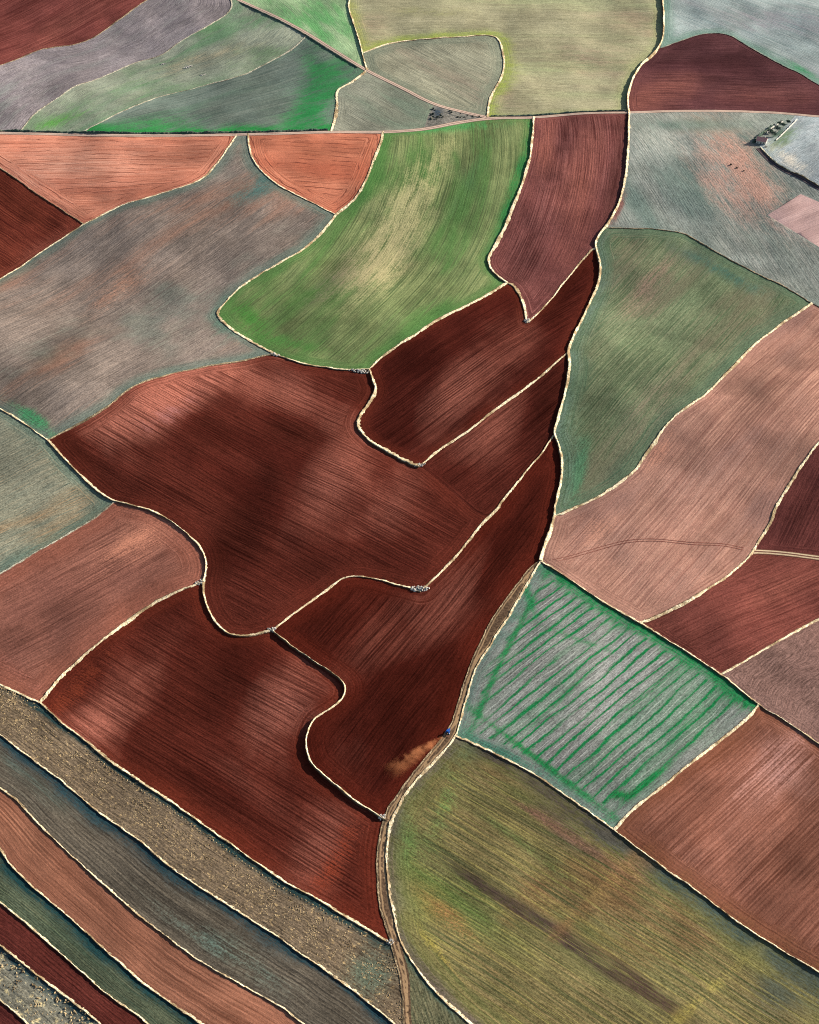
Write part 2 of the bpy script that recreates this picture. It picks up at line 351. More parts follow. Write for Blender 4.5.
def field_material(name, p, seed):
    m, nt = new_mat(name); q = NB(nt)
    uv = q.n('ShaderNodeUVMap', uv_map='rows'); sx = q.n('ShaderNodeSeparateXYZ'); nt.links.new(uv.outputs[0], sx.inputs[0])
    u, v = sx.outputs[0], sx.outputs[1]
    ed = q.n('ShaderNodeAttribute', attribute_name='edge').outputs['Fac']
    ta = q.n('ShaderNodeAttribute', attribute_name='tint')
    pos = q.n('ShaderNodeNewGeometry').outputs['Position']
    sp = q.n('ShaderNodeSeparateXYZ'); nt.links.new(pos, sp.inputs[0]); x, y = sp.outputs[0], sp.outputs[1]
    f = p['freq']; st = p['stretch']
    z = seed * 7.31
    # slow sideways wander so that no row is ruler-straight
    wob = q.math('MULTIPLY', q.math('SUBTRACT', q.noise(q.vec(x, y, z), .018, 2), .5), p['wander'])
    uu = q.math('ADD', u, wob)
    eu = q.math('ADD', ed, q.math('MULTIPLY', wob, .5))
    A1 = q.noise(q.vec(q.math('MULTIPLY', uu, f), q.math('MULTIPLY', v, f / st), z), 1, 3, p['srough'])
    A2 = q.noise(q.vec(q.math('MULTIPLY', uu, f * .22), q.math('MULTIPLY', v, f * .4 / st), z + 40), 1, 2, .6)
    A = q.math('ADD', q.math('MULTIPLY', A1, .88), q.math('MULTIPLY', A2, .12))
    B = q.noise(q.vec(q.math('MULTIPLY', eu, f), q.math('MULTIPLY', x, f / st), q.math('MULTIPLY_ADD', y, f / st, z)), 1, 3, .6)
    hw = q.math('ADD', p['head'], q.math('MULTIPLY', q.math('SUBTRACT', q.noise(pos, .03, 2), .5), p['head'] * 1.1))
    B = q.math('MULTIPLY_ADD', q.math('SUBTRACT', B, .5), .65, .5)
    inner = q.ramp(q.math('SUBTRACT', ed, hw), -1.2, 1.2) if p['head'] > 0 else 1.0
    s = q.mixf(inner, B, A)
    # the single furrows
    wav = q.math('SINE', q.math('MULTIPLY', q.mixf(inner, eu, uu), math.tau / p['furrow']))
    s = q.math('ADD', s, q.math('MULTIPLY', wav, p['rowc']))
    g = q.noise(pos, .85, 3, .7)
    g2 = q.noise(q.vec(q.math('MULTIPLY', uu, 1.1), q.math('MULTIPLY', v, .16), z + 3), 1, 2, .7)
    big = q.noise(q.vec(q.math('MULTIPLY', uu, p['patch']), q.math('MULTIPLY', v, p['patch'] / p['pstretch']), z + 11), 1, 3, .55, .3)
    big2 = q.noise(q.vec(q.math('MULTIPLY', x, .011), q.math('MULTIPLY', y, .011), z + 23), 1, 3, .55)
    # soil: two tones along the rows, a third in patches
    k = p['contrast']
    sc = q.ramp(s, .5 - k, .5 + k, 0, 1)
    col = q.mix(sc, p['c1'], p['c2'])
    # damp and dry soil: broad uneven tone of its own
    damp = q.noise(q.vec(q.math('MULTIPLY', x, .019), q.math('MULTIPLY', y, .019), z + 61), 1, 3, .55, .4)
    damp = q.math('ADD', damp, q.math('MULTIPLY', q.math('SUBTRACT', s, .5), .6))
    col = q.scalec(col, q.ramp(damp, .3, .7, 1 - p['damp'], 1 + p['damp'] * .75))
    pm = q.ramp(q.math('ADD', big, q.math('MULTIPLY', q.math('SUBTRACT', s, .5), .55)), p['pat0'], p['pat0'] + p['patw'], 0, p['pamt'])
    col = q.mix(pm, col, p['c3'])
    if p.get('c4'):
        pm2 = q.ramp(q.math('ADD', big2, q.math('MULTIPLY', q.math('SUBTRACT', s, .5), .5)), p['p40'], p['p40'] + .2, 0, p['p4amt'])
        col = q.mix(pm2, col, p['c4'])
    if p.get('headc'):
        hm = q.ramp(q.math('ADD', q.math('DIVIDE', q.math('SUBTRACT', ed, hw), p['head']), q.math('MULTIPLY', q.math('SUBTRACT', s, .5), 1.6)), -.75, .5, p['headamt'], 0.0)
        col = q.mix(hm, col, p['headc'])
    moi = q.n('ShaderNodeAttribute', attribute_name='moist').outputs['Fac']
    stv = q.ramp(s, .36, .64, .3, 1.55)
    col = q.scalec(col, q.math('POWER', 2.0, q.math('MULTIPLY', q.math('MINIMUM', moi, 0.0), 1.25)))
    col = q.mix(q.math('MULTIPLY', q.math('MULTIPLY', q.math('MAXIMUM', moi, 0.0), .42), stv, clamp=True), col, p['dry'])
    if p.get('stripe'):
        spg, sc_, amt = p['stripe']
        ph = q.math('ADD', q.math('MULTIPLY', uu, 1 / spg), q.math('MULTIPLY', q.noise(q.vec(q.math('MULTIPLY', u, .05), q.math('MULTIPLY', v, .012), z), 1, 2), 1.3))
        tri = q.math('PINGPONG', ph, .5)
        wgt = q.math('ADD', tri, q.math('MULTIPLY', q.math('SUBTRACT', g2, .5), .45))
        lane = q.noise(q.vec(q.math('FLOOR', q.math('ADD', ph, .5)), q.math('MULTIPLY', v, .012), z + 2), 1.7, 1)
        msk = q.math('MULTIPLY', q.ramp(wgt, .33, .44), q.ramp(lane, .28, .5, .2, 1.0))
        msk = q.math('MULTIPLY', msk, q.math('MULTIPLY', inner, amt)) if p['head'] > 0 else q.math('MULTIPLY', msk, amt)
        col = q.mix(msk, col, sc_)
        pale = q.ramp(q.math('PINGPONG', q.math('ADD', ph, .5), .5), .44, .49)
        col = q.mix(q.math('MULTIPLY', pale, q.math('MULTIPLY', inner, .38)), col, alb((190, 190, 180)))
    # crops, weeds and stains of their own shape, with some painted bank shade, broken up along the rows
    al_ = ta.outputs['Alpha']
    ti = q.math('ADD', q.math('MULTIPLY', sc, .36), q.math('MULTIPLY', q.ramp(g, .35, .65), .2))
    pch = q.noise(q.vec(q.math('MULTIPLY', uu, .12), q.math('MULTIPLY', v, .035), z + 51), 1, 3, .65)
    ti = q.math('ADD', ti, q.math('MULTIPLY', q.math('SUBTRACT', pch, .5), .9))
    ti = q.ramp(q.math('ADD', ti, q.math('MULTIPLY', al_, .62)), .36, .86)
    ti = q.math('MULTIPLY', ti, q.math('MULTIPLY', al_, 1.5, clamp=True))
    col = q.mix(ti, col, ta.outputs['Color'])
    if p.get('veins'):
        vc, vf, vt, va = p['veins']
        vn = q.noise(q.vec(q.math('MULTIPLY', uu, vf), q.math('MULTIPLY', v, vf * .012), z + 77), 1, 2, .6)
        col = q.mix(q.math('MULTIPLY', q.ramp(vn, vt, vt + .07, 0, va), inner), col, vc)
    if p.get('lines'):
        spg, lc, amt = p['lines']
        lu = q.math('ADD', q.mixf(inner, eu, uu), q.math('MULTIPLY', q.math('SUBTRACT', q.noise(pos, .03, 3), .5), spg * 1.6))
        fr = q.math('PINGPONG', q.math('MULTIPLY', lu, 1 / spg), .5)
        lm = q.math('MULTIPLY', q.ramp(fr, .41, .47), q.ramp(q.noise(pos, .045, 2), .42, .56, 0, amt))
        col = q.mix(lm, col, lc)
    if p.get('speck'):
        scl, thr, c_, amt = p['speck']
        sv = q.noise(q.vec(q.math('MULTIPLY', uu, scl), q.math('MULTIPLY', v, scl * .55), z + 5), 1, 3, .7)
        col = q.mix(q.ramp(sv, thr, thr + .06, 0, amt), col, c_)
        col = q.mix(q.ramp(sv, 1 - thr - .08, 1 - thr - .02, amt * .75, 0), col, p['speckd'])
    gg = q.ramp(q.math('ADD', q.math('MULTIPLY', g, .6), q.math('MULTIPLY', g2, .4)), .36, .64, smooth=False)
    gr = q.math('ADD', 1 - p['grain'] * .56, q.math('MULTIPLY', gg, p['grain'] * 1.12))
    col = q.scalec(col, gr)
    hgt = q.math('ADD', q.math('MULTIPLY', s, p['hs']), q.math('MULTIPLY', q.math('ADD', g, q.math('MULTIPLY', g2, .8)), p['hg']))
    hgt = q.math('ADD', hgt, q.math('MULTIPLY', wav, p['hw']))
    q.out(col, hgt, dist=1.0)
    return m

DEF = dict(freq=1.0, stretch=75, wander=.7, srough=.66, rowc=.03, damp=.25, head=9.0, furrow=2.3, patch=.022, pstretch=4.5, contrast=.2, pat0=.48, patw=.22, pamt=.6,
           grain=.65, hs=.15, hg=.15, hw=.012, headamt=.35)

# ------------------------------------------------------------------ the fields
FIELDS = []
def fld(seed, name, label, c1, c2, c3, dir=None, between=None, dist=None, tint=(), bands=(), arc=None, soil=(), **kw):
    FIELDS.append(dict(seed=seed, name=name, label=label, c=(c1, c2, c3), dir=dir, between=between, dist=dist, tint=tint, bands=bands, arc=arc, soil=soil, kw=kw))

GRN, BRG, TEAL = (60,135,70), (45,150,60), (70,105,98)
# far side of the road
fld((60,20), 'ploughed_field', 'dark red ploughed field filling the far corner beyond the purple-grey strip', (88,40,38), (136,78,70), (74,36,38), soil=[(60,30,60,14,35,.45),(20,10,60,12,35,-.4),(100,30,50,8,30,-.3)], dir=(0,60,130,0), pamt=.5)
fld((100,60), 'fallow_field', 'purple-grey fallow strip below the dark red corner field', (112,104,108), (142,132,130), (100,110,104), soil=[(120,60,60,10,25,.35),(60,90,60,12,25,-.35),(190,20,40,10,20,-.25)], between=(['E1'],['E2']), stretch=24, contrast=.2, grain=.8)
fld((170,75), 'fallow_field', 'grey-green strip with a small rocky scrape between two curving pale banks', (104,112,100), (142,144,124), (86,118,86), between=(['E2'],['E3']), pamt=.8, stretch=28, grain=.7, c4=(92,126,86), p40=.5, p4amt=.6,
    tint=[(200,60,70,10,18,(170,155,125),.5),(55,122,40,7,20,(90,145,70),.7)])
fld((250,100), 'crop_field', 'dark grey-green strip with emerald lower edge against the road', (80,96,88), (114,120,110), (66,118,80), soil=[(230,100,50,10,18,-.4),(290,60,40,8,30,-.2)], dir=(100,125,340,50), pamt=.6, grain=.6,
    tint=[(312,105,50,24,60,(50,124,70),.8),(325,72,32,14,-40,(62,126,76),.7),(150,122,60,8,5,(70,130,80),.6),(325,55,12,6,0,(150,140,140),.4)], bands=[('roadA',20,(42,134,64),1.0),('roadB',10,(66,126,80),.6)])
fld((375,112), 'fallow_field', 'small grey wedge of fallow between the diagonal road and the main road', (108,110,98), (142,140,122), (98,116,98), dist=['roadB'], grain=.7)
fld((315,20), 'crop_field', 'far light green meadow beside the diagonal road', (104,130,98), (146,162,124), (78,138,80), dir=(300,0,350,52), pamt=.8, patch=.04, stretch=40)
fld((600,60), 'stubble_field', 'olive stubble field with a yellow-green headland beyond the road', (138,134,104), (160,152,124), (150,158,116), dir=(400,60,650,56), head=12, headc=(140,148,96), headamt=.45, pstretch=8, grain=.7,
    tint=[(640,60,40,7,60,(146,156,110),.4),(430,12,70,6,0,(150,150,84),.4),(590,55,60,16,0,(176,148,126),.45)], bands=[('E6',15,(146,156,78),.85),('E5',10,(160,160,92),.7),('E7',9,(134,148,100),.45)], c4=(170,140,118), p40=.5, p4amt=.5)
fld((440,70), 'fallow_field', 'enclosed grey-green plot with ring marks beyond the road', (112,112,96), (150,146,124), (134,116,102), dir=(383,58,475,106), head=14, grain=.7, headc=(100,116,100), headamt=.4)
fld((750,20), 'fallow_field', 'pale bluish green field above the dark plum field', (128,144,140), (160,164,158), (150,148,146), dir=(690,10,819,60), head=10, headc=(100,140,116), headamt=.6, grain=.6,
    tint=[(805,72,36,5,-32,(70,140,96),.65),(770,20,70,20,0,(160,148,152),.5)])
fld((720,80), 'ploughed_field', 'dark plum ploughed field beneath an arching bank', (70,40,43), (108,70,70), (86,50,52), soil=[(655,95,46,16,20,.8),(725,60,60,10,0,-.6),(770,95,60,10,0,.3)], dir=(650,100,819,101), stretch=60, pamt=.5)
fld((110,165), 'ploughed_field', 'large orange field with dark looping tractor lines below the road', (180,104,80), (214,148,122), (152,84,66), soil=[(60,165,60,18,0,.9),(190,150,40,14,20,-.25),(110,200,40,8,20,-.2)], dir=(0,150,230,150), lines=(7.5,alb((96,48,40)),.75), head=14, grain=.35, hs=.4)
fld((20,225), 'ploughed_field', 'dark red wedge at the edge below the large orange field', (84,34,28), (126,62,46), (110,50,38), soil=[(10,200,50,12,-40,-.5),(40,250,40,10,35,.5)], dist=['E9'], stretch=75)
fld((310,160), 'ploughed_field', 'small orange field hanging below the road beside the bright green field', (170,96,72), (202,132,104), (150,78,58), soil=[(330,195,30,10,20,.35),(300,145,50,8,0,-.3)], dir=(255,150,370,150), lines=(8,alb((92,46,40)),.75), head=16, grain=.35, hs=.4)
fld((130,290), 'fallow_field', 'large grey fallow field with orange and green patches', (108,98,92), (142,126,114), (146,108,90), soil=[(150,280,80,14,36,.35),(70,340,80,16,34,-.45),(60,300,60,12,36,.25),(200,230,50,14,36,-.2),(30,390,60,14,34,-.3)], dir=(0,400,250,236), pamt=.75, pat0=.5, grain=.8, contrast=.2, stretch=50, head=10, headc=(88,116,104), headamt=.55, c4=(100,112,102), p40=.52, p4amt=.6,
    tint=[(262,185,16,50,-60,(78,104,98),.8),(235,320,30,26,-40,(88,122,104),.7),(35,420,30,9,-35,(70,128,88),.9),(120,290,50,16,35,(168,120,96),.5)])
fld((400,240), 'crop_field', 'bright green crop field with a yellowish middle', (86,104,66), (140,146,98), (76,122,62), soil=[(310,300,60,18,45,-.35),(410,190,70,16,62,-.25),(480,150,60,12,70,-.3)], arc=(300,310,40,560), patch=.03, pstretch=5, pamt=.75, grain=.5, contrast=.2, head=10, headc=(76,118,62), headamt=.6,
    tint=[(402,215,80,30,60,(182,174,126),.66),(380,268,50,24,45,(174,162,120),.6),(440,160,50,10,66,(150,150,104),.5),(250,318,40,14,-40,(74,124,58),.65),(300,345,60,9,-12,(76,118,60),.65),(430,128,90,6,3,(62,138,76),.75),(512,190,60,8,72,(56,124,66),.7),(330,285,50,16,45,(104,92,82),.45),(470,180,60,14,66,(80,118,72),.5)], bands=[('E17',8,(60,114,68),.55),('E16',8,(84,112,72),.4)])
fld((570,180), 'ploughed_field', 'tall rose-red ploughed field hanging from the road', (88,46,44), (138,88,82), (108,62,58), soil=[(548,140,30,14,75,.8),(583,178,60,18,75,.9),(562,140,30,9,80,-.5),(615,180,60,10,80,-.8),(520,270,50,16,60,-.4),(600,125,40,12,0,-.3)], arc=(540,270,60,800), stretch=75, patch=.03, contrast=.2)
fld((690,170), 'fallow_field', 'pale grey-green field with pinkish bare patches below the road', (110,120,112), (156,154,144), (96,116,106), dir=(650,140,740,262), pamt=.7, grain=.8, stretch=28, contrast=.2, head=3,
    tint=[(745,170,80,24,-50,(188,146,128),.8),(720,190,60,20,-50,(180,142,126),.55),(700,125,70,9,0,(96,122,110),.7),(620,170,50,5,85,(132,92,84),.9),(617,210,20,5,60,(132,92,84),.9)])
fld((830,230), 'ploughed_field', 'small pink plot at the edge below the farmhouse', (186,150,142), (204,170,160), (176,138,130), dir=(770,215,819,200), grain=.3, head=0)
fld((815,150), 'fallow_field', 'frosty blue-grey field beside the farmhouse', (140,154,156), (176,178,178), (128,146,142), dir=(770,175,819,140), stretch=20, grain=.8,
    tint=[(790,160,30,9,-35,(205,196,180),.7),(785,138,20,8,30,(110,130,100),.8),(776,130,12,6,40,(70,92,84),.95)])
fld((660,320), 'crop_field', 'dusky green field with ring-sown edge beside the winding bank', (78,98,70), (126,130,100), (114,106,86), soil=[(640,300,60,18,48,.35),(600,400,60,16,60,-.3),(720,300,50,14,-30,-.3),(660,410,60,14,48,.25)], dir=(560,480,740,270), pamt=.7, head=14, headc=(84,108,86), headamt=.6, grain=.7, contrast=.2, stretch=70,
    tint=[(650,285,50,16,45,(146,120,104),.6),(655,400,60,20,50,(136,120,102),.45),(720,270,70,9,-28,(72,102,88),.7),(580,470,50,10,80,(86,124,90),.7)], bands=[('E20',12,(104,124,112),.5)])
fld((480,350), 'ploughed_field', 'middle dark red field cupped by a broad S-shaped pale bank', (56,19,15), (106,46,36), (84,31,24), soil=[(455,392,50,20,45,1.0),(520,345,54,18,40,.5),(405,425,40,20,40,-.3),(560,300,40,14,60,-.7),(420,360,40,16,30,-.3)], dir=(383,455,526,352), stretch=75, head=8, headc=(98,42,30), headamt=.4)
fld((510,440), 'ploughed_field', 'narrow dark red arm reaching up between two straight pale banks', (62,22,17), (112,52,41), (88,34,27), soil=[(490,430,44,20,45,.8),(545,400,30,12,60,-.7),(450,480,30,12,30,-.3)], dir=(420,466,540,378), stretch=75, head=5)
fld((250,450), 'ploughed_field', 'big dark red field at the centre with bold plough lines', (62,22,17), (126,60,47), (94,36,28), soil=[(160,400,72,26,28,2.3),(285,393,60,20,-20,1.0),(335,475,64,28,60,1.0),(395,505,34,18,60,.6),(205,425,40,16,-25,-.4),(78,452,40,16,-40,-.7),(262,492,70,36,65,-.28),(225,545,40,22,60,-.6),(330,560,60,14,10,-.3),(300,430,40,14,-25,-.4),(365,395,20,30,90,-.5)], dir=(120,404,400,545), stretch=75, contrast=.15, head=12, headc=(104,46,34), headamt=.35,
    tint=[(172,412,34,12,30,(150,104,104),.5)])
fld((420,650), 'ploughed_field', 'lower middle deep red field ending in a point by the track', (54,18,13), (106,44,33), (80,29,21), soil=[(455,600,60,22,50,.7),(375,640,50,20,50,.3),(400,700,60,24,50,-.5),(330,620,40,16,40,-.2),(360,740,40,20,60,.25),(500,560,50,12,55,-.7),(440,710,40,12,60,-.6)], dir=(321,760,475,568), stretch=75, contrast=.17, head=12, headc=(96,36,24), headamt=.4)
fld((200,700), 'ploughed_field', 'lower red field with parallel plough lines above the tufted stubble strip', (62,22,17), (122,56,43), (92,36,27), soil=[(90,729,64,22,40,1.4),(285,700,46,28,60,1.25),(322,848,60,24,60,.7),(220,672,60,34,50,-.45),(170,640,40,14,30,.1),(180,770,80,18,-35,-.3),(330,770,40,16,-50,-.6),(250,790,70,16,-35,.2)], dir=(92,671,270,781), stretch=75, contrast=.16, head=10, headc=(106,44,30), headamt=.45,
    tint=[(335,860,60,16,60,(132,56,36),.6),(75,690,60,14,45,(120,54,36),.6)])
fld((40,480), 'fallow_field', 'grey-green fallow strip with ochre patches beside the big red field', (106,112,98), (142,134,112), (146,116,84), dir=(0,561,113,507), pamt=.7, pat0=.52, grain=.9, stretch=28, head=10, headc=(80,108,96), headamt=.6)
fld((90,590), 'ploughed_field', 'pinkish brown field with a ringed round end', (106,66,56), (152,100,84), (132,86,74), soil=[(135,540,44,18,30,.7),(50,620,60,16,30,-.25),(150,590,40,14,30,-.2),(30,660,40,12,30,.1)], dir=(0,652,170,562), head=18, grain=.6, stretch=60, headc=(156,92,72), headamt=.4,
    tint=[(130,545,50,18,30,(198,132,106),.6),(20,675,40,10,-35,(168,106,92),.5)])
fld((680,500), 'ploughed_field', 'large salmon field with one faint curved wheel track', (142,98,86), (184,140,120), (138,104,96), soil=[(620,535,50,22,40,.35),(720,470,60,26,45,.3),(690,415,40,16,45,.25),(770,380,60,20,45,-.35),(600,490,40,12,40,-.2),(700,540,50,14,30,-.25)], dir=(620,500,740,374), head=10, grain=.45, stretch=80, contrast=.2,
    tint=[(600,530,40,18,30,(196,140,116),.5),(660,450,40,16,60,(196,136,112),.5)])
fld((600,690), 'crop_field', 'green-striped grey field with emerald sprouting edges', (106,112,104), (156,152,148), (74,122,90), dir=(540,742,640,657), head=8, grain=.9, pat0=.43, stripe=(7.2,alb((30,112,64)),1.0), stretch=40, pamt=.5,
    tint=[(527,592,40,4,-70,(30,120,70),.7),(580,640,60,3,-20,(36,116,66),.6),(640,700,70,3,40,(34,114,64),.7),(560,700,60,4,44,(36,116,66),.6),(690,720,40,3,42,(36,116,66),.6),(512,640,75,3,62,(30,116,62),.75),(485,700,50,4,66,(34,116,66),.7),(545,765,95,4,-37,(30,118,62),.95),(500,752,50,6,-25,(60,110,90),.7),(618,795,14,6,0,(30,118,62),.8),(650,780,60,4,42,(30,114,62),.85)],
    bands=[('E38',14,(34,114,66),1.0),('E34',9,(92,116,104),.7),('E35',9,(100,126,112),.7)])
fld((800,510), 'ploughed_field', 'dark plum-brown field above the twin-rut side track', (82,42,40), (116,66,60), (100,54,50), soil=[(800,520,50,16,60,-.3)], dir=(780,545,819,470), stretch=70)
fld((750,610), 'ploughed_field', 'dark red-brown field between the side track and the crumpled field', (94,48,42), (128,74,64), (112,60,54), soil=[(700,640,50,16,30,-.4),(780,590,40,14,30,.35)], dir=(676,636,812,571), stretch=70, grain=.6, head=7)
fld((800,670), 'ploughed_field', 'crumpled grey-brown field with wavy ridges', (104,78,70), (146,114,104), (122,92,84), dir=(750,690,800,640), stretch=12, wander=22, grain=.8, head=8)
fld((730,800), 'ploughed_field', 'red-brown field with a pale shine beside the striped green field', (110,66,52), (152,102,84), (128,82,66), soil=[(775,765,50,26,45,.8),(700,800,60,18,42,-.35),(690,860,50,20,-35,.1),(790,880,60,18,42,-.4)], dir=(640,850,780,722), stretch=75, grain=.45, head=10, headc=(120,72,50), headamt=.5,
    tint=[(775,770,60,30,45,(190,140,128),.5)], bands=[('E36',13,(122,80,54),.5)])
fld((580,900), 'stubble_field', 'big olive field streaked yellow and brown along its rows', (76,86,54), (142,120,82), (88,112,56), soil=[(560,870,120,18,-36,-.25),(620,920,100,14,-36,.2),(520,980,100,18,-36,.15)], dir=(420,830,560,917), stretch=75, head=14, headc=(106,108,62), headamt=.6, grain=.9, contrast=.2, c4=(132,90,64), p40=.48, p4amt=.55, pamt=.85, veins=(alb((166,152,86)),1.1,.56,.4),
    tint=[(480,885,60,8,-36,(74,60,52),.85),(560,937,70,9,-36,(70,58,52),.9),(650,992,80,11,-36,(74,58,50),.85),(445,805,60,14,70,(102,126,70),.55),(408,850,44,12,85,(102,126,70),.6),(430,900,40,18,80,(106,124,66),.5),(455,925,60,14,-45,(150,100,66),.55),(700,1000,80,8,42,(160,146,76),.5),(640,865,70,12,42,(140,104,70),.4),(530,850,90,8,-36,(92,112,62),.5),(610,880,110,7,45,(128,100,66),.6),(440,955,40,5,-50,(178,160,70),.55),(780,990,40,30,0,(84,86,70),.7),(560,830,100,6,-33,(118,88,70),.7)],
    bands=[('E36',15,(66,78,72),.85),('E35',16,(76,68,60),.85),('E34',8,(104,92,80),.8)])  # the two darkest bands paint soft bank shade into the colour
fld((120,810), 'stubble_field', 'tufted stubble strip speckled with yellow straw above the grey-teal strip', (68,60,50), (144,124,100), (108,92,74), between=(['E30','E32'],['E45']), stretch=28, grain=1.1, head=0, speck=(.5,.6,alb((196,166,118)),.6), speckd=alb((44,46,42)), hg=.16, bands=[('E32',5.5,(38,58,58),1.2),('E30',6,(40,58,58),1.1)],  # dark grass margin doubling as painted shade below the bank
    tint=[(370,975,30,30,0,(92,100,84),.8)])
fld((120,850), 'fallow_field', 'grey-teal strip with fine dark rows', (62,58,52), (108,98,84), (62,82,76), between=(['E45'],['E46']), stretch=75, grain=.8, head=0, pamt=.7, contrast=.2, bands=[('E45',8,(38,60,66),1.0)],  # dark teal margin carries painted shade of the bank above
    tint=[(250,965,60,14,-35,(98,118,106),.45),(190,930,60,10,-35,(92,116,106),.4)])
fld((100,910), 'ploughed_field', 'orange-brown strip curving between the grey-teal strip and the dark green strip', (112,70,54), (156,106,84), (130,84,66), soil=[(20,830,40,14,-40,.3),(80,900,60,10,-40,.1)], between=(['E46'],['E47']), stretch=75, grain=.4, head=0)
fld((60,930), 'crop_field', 'dark green strip with sprouting rows between orange-brown and dark red strips', (50,70,58), (98,98,76), (50,96,62), between=(['E47'],['E48']), stretch=75, grain=.8, head=0, bands=[('E47',7,(30,60,62),1.0)])  # teal grass margin with the bank's shade painted in
fld((40,960), 'ploughed_field', 'narrow dark red strip by the pale stony strip', (62,28,26), (100,50,42), (80,36,32), between=(['E48'],['E49']), stretch=75, head=0)
fld((30,1000), 'stubble_field', 'pale stony strip dotted with straw near the bottom corner', (104,104,96), (146,138,116), (96,108,100), between=(['E49'],['E50']), stretch=20, grain=1.1, head=0, speck=(.42,.58,alb((220,200,150)),.8), speckd=alb((48,58,58)), bands=[('E49',6,(42,66,70),1.0)])  # dark margin: grass tone plus painted bank shade
fld((5,1018), 'ploughed_field', 'sliver of dark red field in the bottom corner', (62,28,28), (96,48,42), (80,36,34), dist=['E50'], stretch=75, head=0)
fld((425,1005), 'grass_patch', 'rough grassy wedge between the two-rut track and the olive field', (78,82,62), (112,106,80), (92,84,62), dir=(415,980,430,1024), stretch=8, grain=1.1, head=0, tint=[(432,985,50,8,-50,(52,78,70),.9)])
fld((430,117), 'scrub_patch', 'dark scrubby triangle where the two roads meet', (92,94,90), (140,132,120), (66,78,84), dist=['roadB'], stretch=6, grain=1.2, head=0, tint=[(438,112,8,7,0,(52,66,78),.8)])
TRACKS = [dict(seed=(465,690), name='dirt_track')]

FIELDMAP = {}
def seg_arrays(segs):
    a = WP[[s[0] for s in segs]]; b = WP[[s[1] for s in segs]]
    return a, b
def dist_segs(P, a, b, chunk=1500):
    D = np.empty(len(P)); I = np.empty(len(P), int); Q = np.empty((len(P), 2))
    d = b - a; dd = np.maximum((d * d).sum(1), 1e-9)
    for i in range(0, len(P), chunk):
        p = P[i:i + chunk]
        t = np.clip(((p[:, None, :] - a) * d).sum(2) / dd, 0, 1)
        q = a + d * t[..., None]
        r = np.sqrt(((p[:, None, :] - q) ** 2).sum(2))
        k = r.argmin(1)
        D[i:i + chunk] = r[np.arange(len(p)), k]; I[i:i + chunk] = k; Q[i:i + chunk] = q[np.arange(len(p)), k]
    return D, I, Q
for n, e in E.items():
    x, y = px2w(e['poly'][:, 0], e['poly'][:, 1])
    e['w'] = np.stack([x, y], 1)
def dist_edges(P, names, chunk=1500):
    a = np.vstack([E[n]['w'][:-1] for n in names]); b = np.vstack([E[n]['w'][1:] for n in names])
    return dist_segs(P, a, b)[0]

def tag(o, label=None, cat=None, group=None, kind=None):
    if label: o['label'] = label
    if cat: o['category'] = cat
    if group: o['group'] = group
    if kind: o['kind'] = kind
    return o

def link_mesh(name, me, mat, parent=None):
    o = bpy.data.objects.new(name, me); C.objects.link(o)
    if mat: me.materials.append(mat)
    if parent: o.parent = parent
    return o

CATS = {'ploughed_field': 'ploughed field', 'fallow_field': 'fallow field', 'crop_field': 'crop field', 'stubble_field': 'stubble field', 'grass_patch': 'grass patch', 'scrub_patch': 'scrub patch'}
GRPS = {'ploughed_field': 'ploughed fields of bare soil', 'fallow_field': 'fallow fields', 'crop_field': 'green crop fields', 'stubble_field': 'stubble fields'}

def region_mesh(ri):
    fi = np.where(reg == ri)[0]
    F = FA[fi]
    ids, inv = np.unique(F.ravel(), return_inverse=True)
    F2 = inv.reshape(-1, 3)
    P = WP[ids]; Z = WZ[ids].copy()
    segs, nrm, drop, snames = [], [], [], []
    cw = WP[F].mean(1)
    for f, c in zip(F, cw):
        for k in range(3):
            a, b = int(f[k]), int(f[(k + 1) % 3])
            key = (min(a, b), max(a, b))
            if key in con:
                t = WP[b] - WP[a]; nn = np.array([t[1], -t[0]]); nn /= max(1e-6, np.hypot(*nn))
                mid = (WP[a] + WP[b]) / 2
                if nn @ (c - mid) > 0: nn = -nn                 # outward
                nm = con[key][0]
                bk = E[nm]['bank']
                segs.append((a, b)); nrm.append(nn); drop.append(bk[2] * (.34 if nm not in ('E7', 'E20', 'E17', 'E22', 'E31', 'E5') else .6) if bk else 0.0); snames.append(nm)
    a, b = seg_arrays(segs)
    D, I, Q = dist_segs(P, a, b)
    nrm = np.array(nrm); drop = np.array(drop)
    vv = Q - P
    nv = np.where(D[:, None] > .3, vv / np.maximum(D[:, None], 1e-6), nrm[I])
    facing = nv @ SUN2
    dr = drop[I]
    Z += np.where(facing > 0, -dr * facing * np.exp(-(D / 11.0) ** 1.5), dr * .35 * -facing * np.exp(-(D / 10.0) ** 2))
    return ids, F2, P, Z, D, segs, snames

